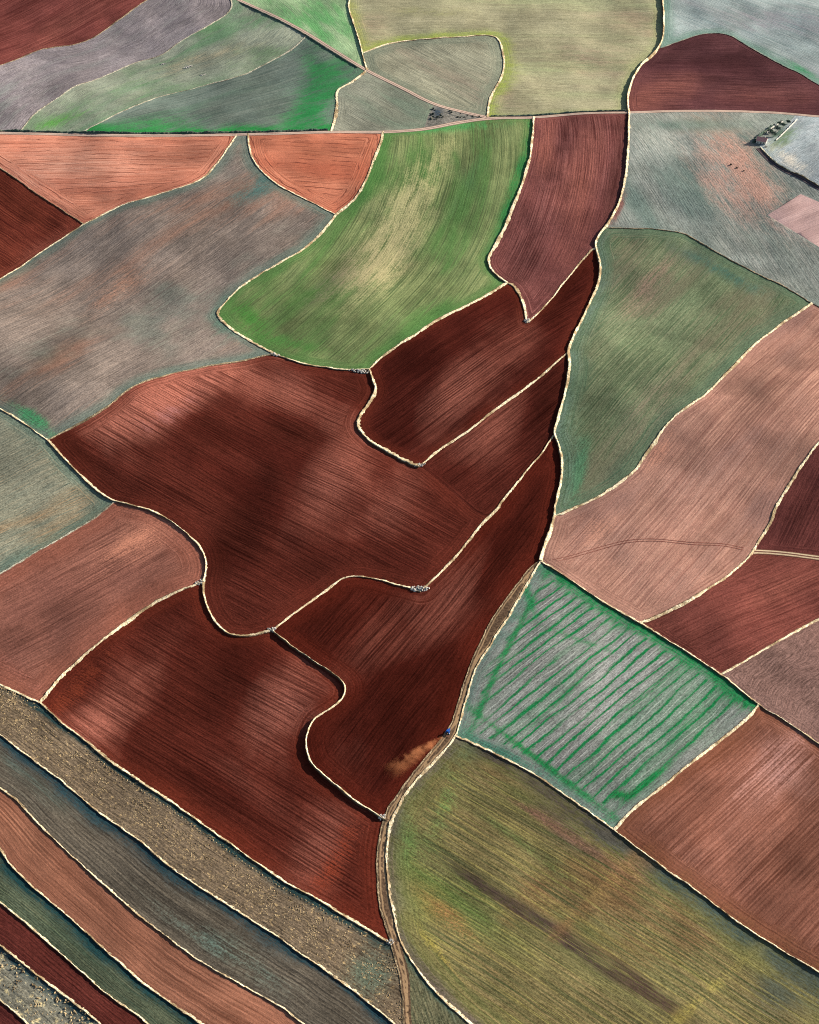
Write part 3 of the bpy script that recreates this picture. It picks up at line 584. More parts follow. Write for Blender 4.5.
def build_region(ri, spec, idx):
    ids, F2, P, Z, D, segs, snames = region_mesh(ri)
    me = bpy.data.meshes.new(spec['name'])
    co = np.stack([P[:, 0], P[:, 1], Z], 1)
    # consistent upward winding
    v0, v1, v2 = co[F2[:, 0]], co[F2[:, 1]], co[F2[:, 2]]
    flip = np.cross(v1 - v0, v2 - v0)[:, 2] < 0
    F2[flip] = F2[flip][:, ::-1]
    me.vertices.add(len(co)); me.vertices.foreach_set('co', co.ravel())
    me.loops.add(len(F2) * 3); me.loops.foreach_set('vertex_index', F2.ravel().astype(np.int32))
    me.polygons.add(len(F2)); me.polygons.foreach_set('loop_start', np.arange(0, len(F2) * 3, 3, dtype=np.int32))
    me.update(calc_edges=True)
    me.polygons.foreach_set('use_smooth', np.ones(len(F2), bool))
    PX = PV[ids]
    if spec.get('between'):
        d1 = dist_edges(P, spec['between'][0]); d2 = dist_edges(P, spec['between'][1])
        wid = float(np.median(d1 + d2))
        u = d1 / np.maximum(d1 + d2, 1e-3) * wid
        c0 = P.mean(0); ev = np.linalg.svd(P - c0, full_matrices=False)[2][0]
        v = (P - c0) @ ev
    elif spec.get('dist'):
        u = dist_edges(P, spec['dist'])
        c0 = P.mean(0); ev = np.linalg.svd(P - c0, full_matrices=False)[2][0]
        v = (P - c0) @ ev
    elif spec.get('arc'):
        ax_, ay_, an_, R_ = spec['arc']
        A = np.array(flat(ax_, ay_)); B = np.array(flat(ax_ + 10 * math.cos(math.radians(an_)), ay_ - 10 * math.sin(math.radians(an_)))); t = (B - A) / np.hypot(*(B - A))
        c0 = A + np.array([-t[1], t[0]]) * R_; dd_ = P - c0
        u = np.hypot(*dd_.T); v = np.arctan2(dd_[:, 1], dd_[:, 0]) * abs(R_)
        if v.max() - v.min() > 4 * abs(R_): v = np.mod(v, math.tau * abs(R_))
    else:
        x0, y0, x1, y1 = spec['dir']
        A = np.array(flat(x0, y0)); B = np.array(flat(x1, y1)); t = (B - A) / np.hypot(*(B - A))
        v = (P - A) @ t; u = (P - A) @ np.array([-t[1], t[0]])
    uvl = me.uv_layers.new(name='rows')
    uvl.data.foreach_set('uv', np.stack([u, v], 1)[F2.ravel()].astype(np.float32).ravel())
    at = me.attributes.new('edge', 'FLOAT', 'POINT'); at.data.foreach_set('value', D.astype(np.float32))
    rgb = np.zeros((len(P), 3)); al = np.zeros(len(P))
    def lay(w, c):
        nonlocal rgb, al
        c = np.array(alb(c)[:3]); w = np.clip(w, 0, 1)
        tot = w + al * (1 - w)
        rgb = np.where(tot[:, None] > 1e-4, (c * w[:, None] + rgb * (al * (1 - w))[:, None]) / np.maximum(tot[:, None], 1e-4), c)
        al = tot
    for en, wm, c, s in spec.get('bands', ()):
        d = dist_edges(P, [en])
        jit = np.array([mnoise.noise(Vector((p[0] * .03, p[1] * .03, idx))) for p in P])
        lay(s * .92 * np.exp(-(d / (wm * (1 + .6 * jit))) ** 1.8), c)
    for px, py, ra, rb, ang, c, s in spec.get('tint', ()):
        ca, sa = math.cos(math.radians(ang)), math.sin(math.radians(ang))
        dx, dy = PX[:, 0] - px, -(PX[:, 1] - py)
        uu, ww = dx * ca + dy * sa, -dx * sa + dy * ca
        lay(s * np.exp(-(uu / ra) ** 2 - (ww / rb) ** 2), c)
    ms = np.zeros(len(P))
    for px, py, ra, rb, ang, f_ in spec.get('soil') or ():
        ca_, sa_ = math.cos(math.radians(ang)), math.sin(math.radians(ang))
        dx, dy = PX[:, 0] - px, -(PX[:, 1] - py)
        wn_ = np.array([mnoise.noise(Vector((a_ * .03, b_ * .03, 3.3))) + .5 * mnoise.noise(Vector((a_ * .09, b_ * .09, 3.3))) for a_, b_ in PX])
        uu, ww = (dx * ca_ + dy * sa_) / ra, (-dx * sa_ + dy * ca_) / rb
        ms += f_ * np.exp(-np.clip(np.hypot(uu, ww) * (1 + .45 * wn_), 0, 9) ** 2)
    am = me.attributes.new('moist', 'FLOAT', 'POINT'); am.data.foreach_set('value', ms.astype(np.float32))
    ca = me.attributes.new('tint', 'FLOAT_COLOR', 'POINT')
    ca.data.foreach_set('color', np.concatenate([rgb, al[:, None]], 1).astype(np.float32).ravel())
    return me

seen_regs = {}
for i, s in enumerate(FIELDS + TRACKS):
    ri = region_at(*s['seed'])
    if ri in seen_regs: print('LEAK', s['seed'], 'shares region with', seen_regs[ri])
    seen_regs[ri] = s['seed']; s['reg'] = ri
for r in range(nreg):
    if r not in seen_regs:
        m = reg == r
        if AREA[m].sum() > 15:
            c = (CEN[m] * AREA[m][:, None]).sum(0) / AREA[m].sum()
            if XL < c[0] < XR and YT < c[1] < YB: print('UNSEEDED', r, c.round(), round(AREA[m].sum()))

DEEP = {(480,350), (510,440), (250,450), (420,650), (200,700)}
DRYC = {(110,165): (228,178,154), (310,160): (214,156,128), (680,500): (206,160,142), (730,800): (202,152,138), (90,590): (200,136,112), (130,290): (176,150,134), (100,60): (160,150,150), (660,320): (152,134,112), (100,910): (196,140,110), (580,900): (150,136,92)}
TONE = {k: .82 for k in DEEP}
TONE.update({(100,60): 1.1, (170,75): 1.12, (250,100): 1.08, (375,112): 1.08, (315,20): 1.15, (600,60): 1.06, (440,70): 1.08, (750,20): 1.1, (690,170): 1.06, (110,165): 1.04, (310,160): 1.04,
             (660,320): 1.04, (680,500): 1.02, (40,480): 1.08, (130,290): 1.02, (830,230): 1.04})
for i, s in enumerate(FIELDS):
    p = dict(DEF); p.update(s['kw'])
    tone = TONE.get(s['seed'], 1.0)
    if s['seed'] in DEEP: p['damp'] = .14
    p['c1'], p['c2'], p['c3'] = (alb([v * tone for v in c]) for c in s['c'])
    p['contrast'] = .27 if s['seed'] in DEEP else max(p['contrast'], {'fallow_field': .3, 'stubble_field': .3, 'crop_field': .27}.get(s['name'], .26))
    p['dry'] = alb(DRYC.get(s['seed'], (176,108,90)))
    for k in ('c4', 'headc'):
        if p.get(k): p[k] = alb(p[k])
    me = build_region(s['reg'], s, i)
    o = link_mesh(s['name'], me, field_material('soil_' + str(i), p, i + 1))
    tag(o, s['label'], CATS[s['name']], GRPS.get(s['name']), 'thing')
print('fields', round(time.time() - T0, 1))

# ------------------------------------------------------------------ banks, roads and tracks
def close_ends(me, n, m):
    bm = bmesh.new(); bm.from_mesh(me); bm.verts.ensure_lookup_table()
    for i in (0, n - 1):
        try: bm.faces.new([bm.verts[i * m + j] for j in range(m)])
        except ValueError: pass
    bmesh.ops.recalc_face_normals(bm, faces=bm.faces)
    bm.to_mesh(me); bm.free()

def resample(P, step):
    seg = np.hypot(*(P[1:] - P[:-1]).T); L = np.concatenate([[0], np.cumsum(seg)])
    n = max(3, int(L[-1] / step) + 1); s = np.linspace(0, L[-1], n)
    Q = np.stack([np.interp(s, L, P[:, 0]), np.interp(s, L, P[:, 1])], 1)
    T = np.gradient(Q, axis=0); T /= np.maximum(np.hypot(*T.T)[:, None], 1e-6)
    return Q, np.stack([-T[:, 1], T[:, 0]], 1), n

def strip_mesh(name, P, profile, step=2.2, jit_h=.25, jit_w=.15, base=.0, seed=0):
    """Sweep a cross-section (offset m, height m, skirt flag) along a ground polyline."""
    Q, N, n = resample(P, step)
    m = len(profile); vs = np.zeros((n, m, 3)); ph = seed * 3.7
    hn = np.array([mnoise.noise(Vector((x * .12, y * .12, ph))) + .6 * mnoise.noise(Vector((x * .5, y * .5, ph))) for x, y in Q])
    wn = np.array([mnoise.noise(Vector((x * .09, y * .09, ph + 9))) + .7 * mnoise.noise(Vector((x * .45, y * .45, ph + 9))) for x, y in Q])
    z0 = H0(Q[:, 0], Q[:, 1]); r = np.random.default_rng(seed + 5)
    for j, (off, h, skirt) in enumerate(profile):
        o = off * (1 + jit_w * 2.2 * wn) + (0 if skirt else r.normal(0, jit_w * .5, n))
        vs[:, j, :2] = Q + N * o[:, None]
        vs[:, j, 2] = z0 + base + (np.full(n, h) if skirt else h * (1 + jit_h * 2 * hn) + r.normal(0, jit_h * .25, n))
    faces = [(i * m + j, i * m + j + 1, i * m + m + j + 1, i * m + m + j) for i in range(n - 1) for j in range(m - 1)]
    me = bpy.data.meshes.new(name); me.from_pydata(vs.reshape(-1, 3).tolist(), [], faces); me.update()
    close_ends(me, n, m)
    return me

def bank_mesh(name, P, w, h, drop, step=1.6, seed=0, jh=.2, jw=.19):
    """A grass bank: short steep face away from the sun, long gentle one towards it."""
    Q, N, n = resample(P, step); ph = seed * 3.7
    s = np.clip((N @ SUN2) * 1.6, -1, 1)
    for _ in range(4): s[1:-1] = (s[:-2] + 2 * s[1:-1] + s[2:]) / 4
    tc = -.62 * s
    r = np.random.default_rng(seed + 5)
    hn = np.array([mnoise.noise(Vector((x * .10, y * .10, ph))) + .7 * mnoise.noise(Vector((x * .42, y * .42, ph))) for x, y in Q])
    wn = np.array([1.6 * mnoise.noise(Vector((x * .028, y * .028, ph + 9))) + .8 * mnoise.noise(Vector((x * .09, y * .09, ph + 9))) + .8 * mnoise.noise(Vector((x * .35, y * .35, ph + 9))) for x, y in Q])
    wn = np.clip(wn, -1.6, 2.2)
    z0 = H0(Q[:, 0], Q[:, 1]); hh = h * (1 + jh * 2 * hn); hw = w / 2 * np.clip(1 + jw * 2.4 * wn, .38, 1.9)
    one = np.ones(n)
    ts = [-1.22 * one, -one, -1 + (tc + 1) * .6, tc, tc + (1 - tc) * .35, tc + (1 - tc) * .7, one, 1.22 * one]
    hs = [-drop - 1.6, .04, .74, 1.0, .72, .36, .04, -drop - 1.6]
    m = 8; vs = np.zeros((n, m, 3))
    for j in range(m):
        sk = j in (0, 7)
        o = ts[j] * hw + (0 if sk else r.normal(0, .09, n))
        vs[:, j, :2] = Q + N * o[:, None]
        vs[:, j, 2] = z0 + (hs[j] if sk else hs[j] * hh + r.normal(0, .07, n))
    faces = [(i * m + j, i * m + j + 1, i * m + m + j + 1, i * m + m + j) for i in range(n - 1) for j in range(m - 1)]
    me = bpy.data.meshes.new(name); me.from_pydata(vs.reshape(-1, 3).tolist(), [], faces); me.update()
    close_ends(me, n, m)
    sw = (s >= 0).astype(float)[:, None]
    cr_a = sw * np.array([0, 0, .35, 1, .95, .8, .5, 0]) + (1 - sw) * np.array([0, .5, .85, 1, .4, .1, 0, 0])  # low on the face away from the sun, where shade is painted
    at = me.attributes.new('lit_turf', 'FLOAT', 'POINT'); at.data.foreach_set('value', cr_a.astype(np.float32).ravel())
    return me

def bank_material(name, a, b, c, d, bump=.5, painted_shade=True):
    m, nt = new_mat(name); q = NB(nt)
    pos = q.n('ShaderNodeNewGeometry').outputs['Position']
    n1 = q.noise(pos, .9, 4, .7); n2 = q.noise(pos, .16, 3, .6); n3 = q.noise(pos, .5, 3, .7); n4 = q.noise(pos, .06, 4, .65)
    col = q.mix(q.ramp(n1, .36, .62), a, b)
    col = q.mix(q.ramp(n2, .5, .68, 0, .7), col, c)
    col = q.mix(q.ramp(n3, .62, .7, 0, .8), col, d)
    col = q.mix(q.ramp(n4, .46, .62, 0, .9), col, c)
    col = q.mix(q.ramp(n4, .60, .70, 0, .6), col, d)
    tf = q.n('ShaderNodeAttribute', attribute_name='lit_turf').outputs['Fac']
    if painted_shade: col = q.mix(q.ramp(q.math('ADD', tf, q.math('MULTIPLY', q.math('SUBTRACT', n1, .5), .8)), .12, .4, 1, 0), col, alb((96,70,54)))  # face away from the sun browned like bare soil, painting in its shade
    q.out(col, q.math('ADD', n1, n3), dist=bump)
    return m
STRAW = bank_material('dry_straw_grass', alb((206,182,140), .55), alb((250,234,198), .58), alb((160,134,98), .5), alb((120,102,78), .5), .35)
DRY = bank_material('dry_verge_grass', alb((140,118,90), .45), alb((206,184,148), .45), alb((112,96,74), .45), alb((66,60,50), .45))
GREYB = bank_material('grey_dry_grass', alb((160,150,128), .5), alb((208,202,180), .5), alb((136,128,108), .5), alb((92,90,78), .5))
bi = 0
EXTRA = {}
for n, e in E.items():
    if not e['bank']: continue
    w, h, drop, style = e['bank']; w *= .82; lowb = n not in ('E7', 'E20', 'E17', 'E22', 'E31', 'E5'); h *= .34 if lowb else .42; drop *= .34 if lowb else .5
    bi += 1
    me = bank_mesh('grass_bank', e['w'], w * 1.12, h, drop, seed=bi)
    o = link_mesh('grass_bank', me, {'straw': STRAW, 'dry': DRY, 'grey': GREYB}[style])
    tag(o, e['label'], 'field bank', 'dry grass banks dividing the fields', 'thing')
print('banks', bi, round(time.time() - T0, 1))

def road_material(name, pale, mid, rut):
    m, nt = new_mat(name); q = NB(nt)
    pos = q.n('ShaderNodeNewGeometry').outputs['Position']
    off = q.n('ShaderNodeAttribute', attribute_name='offset').outputs['Fac']
    n1 = q.noise(pos, .5, 4, .7); n2 = q.noise(pos, .07, 3, .6)
    o = q.math('ADD', off, q.math('MULTIPLY', q.math('SUBTRACT', n2, .5), .7))
    d = q.math('ABSOLUTE', q.math('SUBTRACT', q.math('ABSOLUTE', o), 1.25))
    wheel = q.ramp(d, .35, .85, 1, 0)
    col = q.mix(q.ramp(n1, .35, .65), mid, rut)
    col = q.mix(q.math('MULTIPLY', wheel, q.ramp(n1, .25, .6, .5, 1)), col, pale)
    q.out(col, n1, dist=.15)
    return m

def road_strip(name, P, half, mat, base=.14):
    seg = np.hypot(*(P[1:] - P[:-1]).T); L = np.concatenate([[0], np.cumsum(seg)])
    n = int(L[-1] / 2.5) + 2; s = np.linspace(0, L[-1], n)
    Q = np.stack([np.interp(s, L, P[:, 0]), np.interp(s, L, P[:, 1])], 1)
    for _ in range(6): Q[1:-1] = (Q[:-2] + 2 * Q[1:-1] + Q[2:]) / 4
    T = np.gradient(Q, axis=0); T /= np.hypot(*T.T)[:, None]; N = np.stack([-T[:, 1], T[:, 0]], 1)
    offs = np.array([-half - .5, -half, -half * .5, 0, half * .5, half, half + .5])
    hs = np.array([-1.2, 0, .02, .08, .02, 0, -1.2])
    ps = (Q[:, None, :] + N[:, None, :] * offs[None, :, None]).reshape(-1, 2)
    z = np.repeat(H0(Q[:, 0], Q[:, 1])[:, None], 7, 1) * .0 + H0(ps[:, 0], ps[:, 1]).reshape(n, 7) + hs + base
    m = 7
    faces = [(i * m + j, i * m + j + 1, (i + 1) * m + j + 1, (i + 1) * m + j) for i in range(n - 1) for j in range(m - 1)]
    me = bpy.data.meshes.new(name); me.from_pydata(np.concatenate([ps, z.reshape(-1, 1)], 1).tolist(), [], faces); me.update()
    if sum(p.normal.z for p in me.polygons) < 0: me.flip_normals()
    at = me.attributes.new('offset', 'FLOAT', 'POINT'); at.data.foreach_set('value', np.tile(offs, n).astype(np.float32))
    o = link_mesh(name, me, mat)
    return tag(o, kind='structure')
def shifted(P, d):
    T = np.gradient(P, axis=0); T /= np.maximum(np.hypot(*T.T)[:, None], 1e-6)
    return P + np.stack([-T[:, 1], T[:, 0]], 1) * d

ROADM = road_material('pale_gravel', alb((214,188,168)), alb((168,140,124)), alb((128,104,94)))
road_strip('dirt_road', shifted(E['roadA']['w'], -1.2), 2.7, ROADM)
road_strip('dirt_road', E['roadB']['w'], 2.5, ROADM, .2)
road_strip('side_track', E['E40']['w'], 2.6, road_material('side_track_gravel', alb((206,184,150)), alb((110,74,60)), alb((96,66,56))))
# house lane continues as a dark sunken lane with a pale edge
lane = E['E44']['w']
lane = lane[int(np.hypot(*(E['E44']['poly'] - np.array([760.5, 147.0])).T).argmin()):]
# two-rut track between the red fields and the olive field
me = build_region(TRACKS[0]['reg'], dict(name='dirt_track', dist=['E34']), 99)
m, nt = new_mat('rutted_track'); q = NB(nt)
pos = q.n('ShaderNodeNewGeometry').outputs['Position']
ed = q.n('ShaderNodeAttribute', attribute_name='edge').outputs['Fac']
n1 = q.noise(pos, .6, 4, .7); n2 = q.noise(pos, .09, 3)
eo = q.math('ADD', ed, q.math('MULTIPLY', q.math('SUBTRACT', n2, .5), .8))
rutm = q.ramp(q.math('ABSOLUTE', q.math('SUBTRACT', eo, 1.55)), .25, .6, 1, 0)
col = q.mix(q.ramp(n1, .35, .65), alb((72,56,44)), alb((112,90,70)))
col = q.mix(q.math('MULTIPLY', rutm, .7), col, alb((176,144,108)))
q.out(col, n1, dist=.2)
o = link_mesh('dirt_track', me, m); tag(o, kind='structure')

# ------------------------------------------------------------------ ground sheet out to the horizon
k = np.sinh(np.linspace(-5.2, 5.2, 181)) / math.sinh(5.2) * 21000
gx, gy = np.meshgrid(k, k + 900)
gz = H0(gx, gy) - 4.5
n = len(k)
faces = [(i * n + j, i * n + j + 1, (i + 1) * n + j + 1, (i + 1) * n + j) for i in range(n - 1) for j in range(n - 1)]
me = bpy.data.meshes.new('ground'); me.from_pydata(np.stack([gx.ravel(), gy.ravel(), gz.ravel()], 1).tolist(), [], faces); me.update()
m, nt = new_mat('far_farmland'); q = NB(nt)
pos = q.n('ShaderNodeNewGeometry').outputs['Position']
nd = q.n('ShaderNodeTexVoronoi'); nd.inputs['Scale'].default_value = .0065; q.put(nd.inputs['Vector'], pos)
cr = q.n('ShaderNodeValToRGB'); nt.links.new(nd.outputs['Color'], cr.inputs[0]); cr.color_ramp.interpolation = 'CONSTANT'
els = cr.color_ramp.elements
els[0].position = 0; els[0].color = alb((96,46,40))
els[1].position = .2; els[1].color = alb((120,116,106))
for pp, c in ((.38, (100,128,84)), (.52, (168,112,92)), (.66, (132,142,132)), (.8, (120,62,54))):
    x_ = els.new(pp); x_.color = alb(c)
n1 = q.noise(pos, .1, 5, .7)
col = q.scalec(cr.outputs[0], q.math('ADD', .6, q.math('MULTIPLY', n1, .8)))
q.out(col, n1, dist=.5)
o = link_mesh('ground', me, m); tag(o, kind='structure')

# ------------------------------------------------------------------ road hedges, wheel marks, lane
def leafy_material(name, a, b, c):
    m, nt = new_mat(name); q = NB(nt)
    pos = q.n('ShaderNodeNewGeometry').outputs['Position']
    n1 = q.noise(pos, 1.3, 3, .7); n2 = q.noise(pos, .25, 2)
    col = q.mix(q.ramp(n1, .35, .65), a, b)
    col = q.mix(q.ramp(n2, .5, .7, 0, .8), col, c)
    q.out(col, n1, dist=.3)
    return m
SCRUB = leafy_material('dark_scrub_leaves', (.022,.034,.030,1), (.055,.075,.055,1), (.075,.070,.050,1))
PALE = leafy_material('dry_twigs', (.20,.17,.13,1), (.42,.38,.30,1), (.13,.13,.09,1))
TREEL = leafy_material('tree_leaves', (.030,.050,.040,1), (.060,.090,.060,1), (.045,.060,.060,1))
BARK = leafy_material('bark', (.06,.045,.035,1), (.10,.08,.06,1), (.05,.04,.03,1))
def sub(P, x0, x1):
    """the stretch of a boundary between two picture columns"""
    m = (P['poly'][:, 0] >= x0) & (P['poly'][:, 0] <= x1)
    return P['w'][m]
hp = [(-1.5, -1.5, 1), (-1.2, .7, 0), (-.4, 1.3, 0), (.4, 1.35, 0), (1.1, .7, 0), (1.5, -1.5, 1)]
for (nm, x0, x1, dd, sc_, lb) in (('roadA', -135, 330, 3.2, 1.0, 'low dark hedge on the far side of the road above the orange fields'),
                                 ('roadA', 490, 627, 3.2, .8, 'low dark hedge on the far side of the road above the tall rose-red field'),
                                 ('roadB', 240, 362, -3.6, .8, 'thin dark hedge along the diagonal road beside the emerald-edged strip')):
    me = strip_mesh('hedge', shifted(sub(E[nm], x0, x1), dd), [(o * sc_, h * (sc_ if h > 0 else 1), k) for o, h, k in hp], step=1.3, jit_h=.4, jit_w=.3, seed=len(lb))
    o = link_mesh('hedge', me, SCRUB); tag(o, lb, 'hedge', None, 'thing')
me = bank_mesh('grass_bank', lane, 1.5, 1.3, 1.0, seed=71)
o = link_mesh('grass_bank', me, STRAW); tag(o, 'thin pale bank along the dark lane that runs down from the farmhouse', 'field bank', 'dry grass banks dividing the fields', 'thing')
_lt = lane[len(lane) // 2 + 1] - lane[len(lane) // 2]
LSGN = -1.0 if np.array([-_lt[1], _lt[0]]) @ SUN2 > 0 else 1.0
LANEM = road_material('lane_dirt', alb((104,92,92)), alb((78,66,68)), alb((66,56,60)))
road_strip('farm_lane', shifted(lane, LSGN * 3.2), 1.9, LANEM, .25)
arc = catmull([(548,562),(570,557),(591,551),(625,542),(652,540),(693,543.5),(724,545),(744,549)], 3.0)
ax, ay = px2w(arc[:, 0], arc[:, 1]); AW = np.stack([ax, ay], 1)
m, nt = new_mat('pressed_soil'); q = NB(nt); pos = q.n('ShaderNodeNewGeometry').outputs['Position']
n1 = q.noise(pos, .5, 3); q.out(q.mix(q.ramp(n1, .4, .6), alb((120,70,60)), alb((152,100,86))), n1, dist=.1)
vs_, fs_ = [], []
for d_ in (-1.1, 1.1):
    S = shifted(AW, d_); T = np.gradient(S, axis=0); T /= np.hypot(*T.T)[:, None]; N = np.stack([-T[:, 1], T[:, 0]], 1)
    b0 = len(vs_)
    for p_, n_ in zip(S, N):
        for k_ in (-.28, .28):
            x_, y_ = p_ + n_ * k_; vs_.append((x_, y_, float(H0(x_, y_)) + .12))
    for i in range(len(S) - 1): fs_.append((b0 + 2 * i, b0 + 2 * i + 2, b0 + 2 * i + 3, b0 + 2 * i + 1))
me = bpy.data.meshes.new('wheel_track_path'); me.from_pydata(vs_, [], fs_); me.update()
if sum(p.normal.z for p in me.polygons) < 0: me.flip_normals()
o = link_mesh('wheel_track_path', me, m); tag(o, kind='structure')

# ------------------------------------------------------------------ small shapes
def blob(bm, x, y, z, rx, ry, rz, r):
    rot = r.uniform(0, math.tau); ca, sa = math.cos(rot), math.sin(rot)
    pts = [(1,0,0),(.4,.9,0),(-.7,.7,0),(-1,-.2,0),(-.3,-1,0),(.7,-.7,0)]
    lo = []; up = []
    for a, b, _ in pts:
        k = r.uniform(.75, 1.2); a *= rx * k; b *= ry * k
        lo.append(bm.verts.new((x + a * ca - b * sa, y + a * sa + b * ca, z - .25)))
        k2 = r.uniform(.45, .8)
        up.append(bm.verts.new((x + (a * ca - b * sa) * k2, y + (a * sa + b * ca) * k2, z + rz * r.uniform(.55, .85))))
    top = bm.verts.new((x + r.uniform(-.2, .2) * rx, y + r.uniform(-.2, .2) * ry, z + rz))
    for i in range(6):
        j = (i + 1) % 6
        bm.faces.new((lo[i], lo[j], up[j], up[i])); bm.faces.new((up[i], up[j], top))

def finish(bm, name, mat, parent=None):
    me = bpy.data.meshes.new(name); bm.to_mesh(me); bm.free()
    return link_mesh(name, me, mat, parent)

def stone_material():
    m, nt = new_mat('field_stone'); q = NB(nt)
    pos = q.n('ShaderNodeNewGeometry').outputs['Position']
    n1 = q.noise(pos, 2.0, 4, .7); n2 = q.noise(pos, .45, 2)
    col = q.mix(q.ramp(n1, .35, .65), (.20,.18,.16,1), (.46,.42,.36,1))
    col = q.mix(q.ramp(n2, .5, .62, 0, .8), col, (.11,.11,.11,1))
    q.out(col, n1, dist=.1)
    return m
STONE = stone_material()
sr = random.Random(31)
def heap(px, py, n_, rx, ry, rot, lb, size=.8, lift=.3):
    x, y = W1(px, py); bm = bmesh.new()
    for i in range(n_):
        a = sr.uniform(0, math.tau); k = math.sqrt(sr.random())
        u_, v_ = math.cos(a) * k * rx, math.sin(a) * k * ry
        xx = x + u_ * math.cos(rot) - v_ * math.sin(rot); yy = y + u_ * math.sin(rot) + v_ * math.cos(rot)
        s_ = size * sr.uniform(.5, 1.2)
        blob(bm, xx, yy, float(H0(xx, yy)) + lift * (1 - k) * 2, s_, s_ * .8, s_ * .9, sr)
    o = finish(bm, 'stone_heap', STONE); tag(o, lb, 'stone heap', 'heaps of cleared field stones', 'thing')
heap(420, 588.5, 60, 6, 2.6, 0, 'grey stone heap at the pointed end of the long thin bank', .9)
heap(359, 371, 55, 9, 2.2, -.15, 'grey stone heap under the green field by the broad S-shaped bank', .8)
heap(527, 321, 26, 2.5, 4, 0, 'small stone heap at the foot of the tall rose-red field', .8)
heap(420, 465, 26, 4, 1.8, .3, 'small stone heap at the bottom bend of the S-shaped bank', .7)
heap(272, 629.5, 26, 3.2, 1.8, 0, 'stone heap where three pale banks meet between the red fields', .7)
heap(275, 354.5, 30, 4, 2, -.4, 'stone heap at the corner of grey, green and big red fields', .7)
heap(382, 817, 26, 2.5, 2, .3, 'stone heap at the track end of the zigzag bank', .6)
heap(200, 582, 30, 3.5, 2.2, .5, 'stone heap at the round end of the pinkish brown field', .7)
heap(390, 942, 22, 2.2, 1.8, 0, 'small stone heap by the track at the end of the long straight bank', .6)
heap(188, 67, 40, 5, 1.3, .5, 'pale rocky scrape in the grey-green strip beyond the road', .8, .1)
heap(163, 64, 26, 3, 1.0, .4, 'smaller pale rocky scrape near the upper bank of the grey-green strip', .6, .1)
heap(203, 75, 26, 3, 1.0, .4, 'pale rocky scrape near the lower bank of the grey-green strip', .6, .1)

# tufts of straw lying in the stubble strips: nobody could count them
def tufts(ri, count, name, seed, lo=.25, hi=.62, avoid=None):
    r = random.Random(seed); bm = bmesh.new()
    fi = np.where(reg == ri)[0]
    wa = WP[FA[fi]]; ar = np.abs(np.cross(wa[:, 1] - wa[:, 0], wa[:, 2] - wa[:, 0])); ar /= ar.sum()
    g_ = np.random.default_rng(seed); done = 0
    while done < count:
        t_ = wa[g_.choice(len(fi), p=ar)]
        a, b = r.random(), r.random()
        if a + b > 1: a, b = 1 - a, 1 - b
        x, y = t_[0] + (t_[1] - t_[0]) * a + (t_[2] - t_[0]) * b
        if .4 * mnoise.noise(Vector((x * .05, y * .05, seed))) + mnoise.noise(Vector((x * .16, y * .16, seed))) < r.uniform(-.3, .5): continue
        if avoid is not None and float(nearest_on(avoid, np.array([x, y]))[0]) < r.uniform(6, 16): continue
        s_ = r.uniform(lo, hi) * (1.25 if r.random() < .2 else 1)
        blob(bm, x, y, float(H0(x, y)) - .1, s_ * 1.25, s_ * .7, s_ * .6, r); done += 1
    o = finish(bm, name, STRAWT); tag(o, kind='stuff'); return o
STRAWT = bank_material('loose_straw', alb((158,130,96), .48), alb((222,196,150), .5), alb((112,92,66), .42), alb((70,60,46), .42), .2, False)
regs = {f['seed']: f['reg'] for f in FIELDS}
tufts(regs[(120,810)], 6500, 'straw_tufts', 5, .18, .5, E['E32']['w'])
tufts(regs[(30,1000)], 900, 'straw_tufts', 6, .3, .8)

# the regular row of little straw heaps below the long straight bank
P = shifted(E['E32']['w'], -1.0)
seg = np.hypot(*(P[1:] - P[:-1]).T); L = np.concatenate([[0], np.cumsum(seg)])
T = np.gradient(P, axis=0); T /= np.hypot(*T.T)[:, None]; N = np.stack([-T[:, 1], T[:, 0]], 1)
side = -1 if N[len(N) // 2][1] > 0 else 1
bm = bmesh.new(); blob(bm, 0, 0, 0, .55, .42, .5, sr); hp0 = finish(bm, 'straw_heap', STRAWT)
first = True
for s_ in np.arange(52, L[-1] - 14, 2.55):
    x = np.interp(s_, L, P[:, 0]); y = np.interp(s_, L, P[:, 1]); nx = np.interp(s_, L, N[:, 0]); ny = np.interp(s_, L, N[:, 1])
    k_ = 3.4 * side + sr.uniform(-.3, .3); x += nx * k_; y += ny * k_
    o = hp0 if first else hp0.copy()
    if not first: C.objects.link(o)
    first = False
    o.location = (x, y, float(H0(x, y)) - .35); o.rotation_euler.z = sr.uniform(0, 6); f_ = sr.uniform(.7, 1.35); o.scale = (f_, f_, f_)
    tag(o, 'tiny pale straw heap in the dotted row below the long straight bank', 'straw heap', 'dotted row of straw heaps', 'thing')

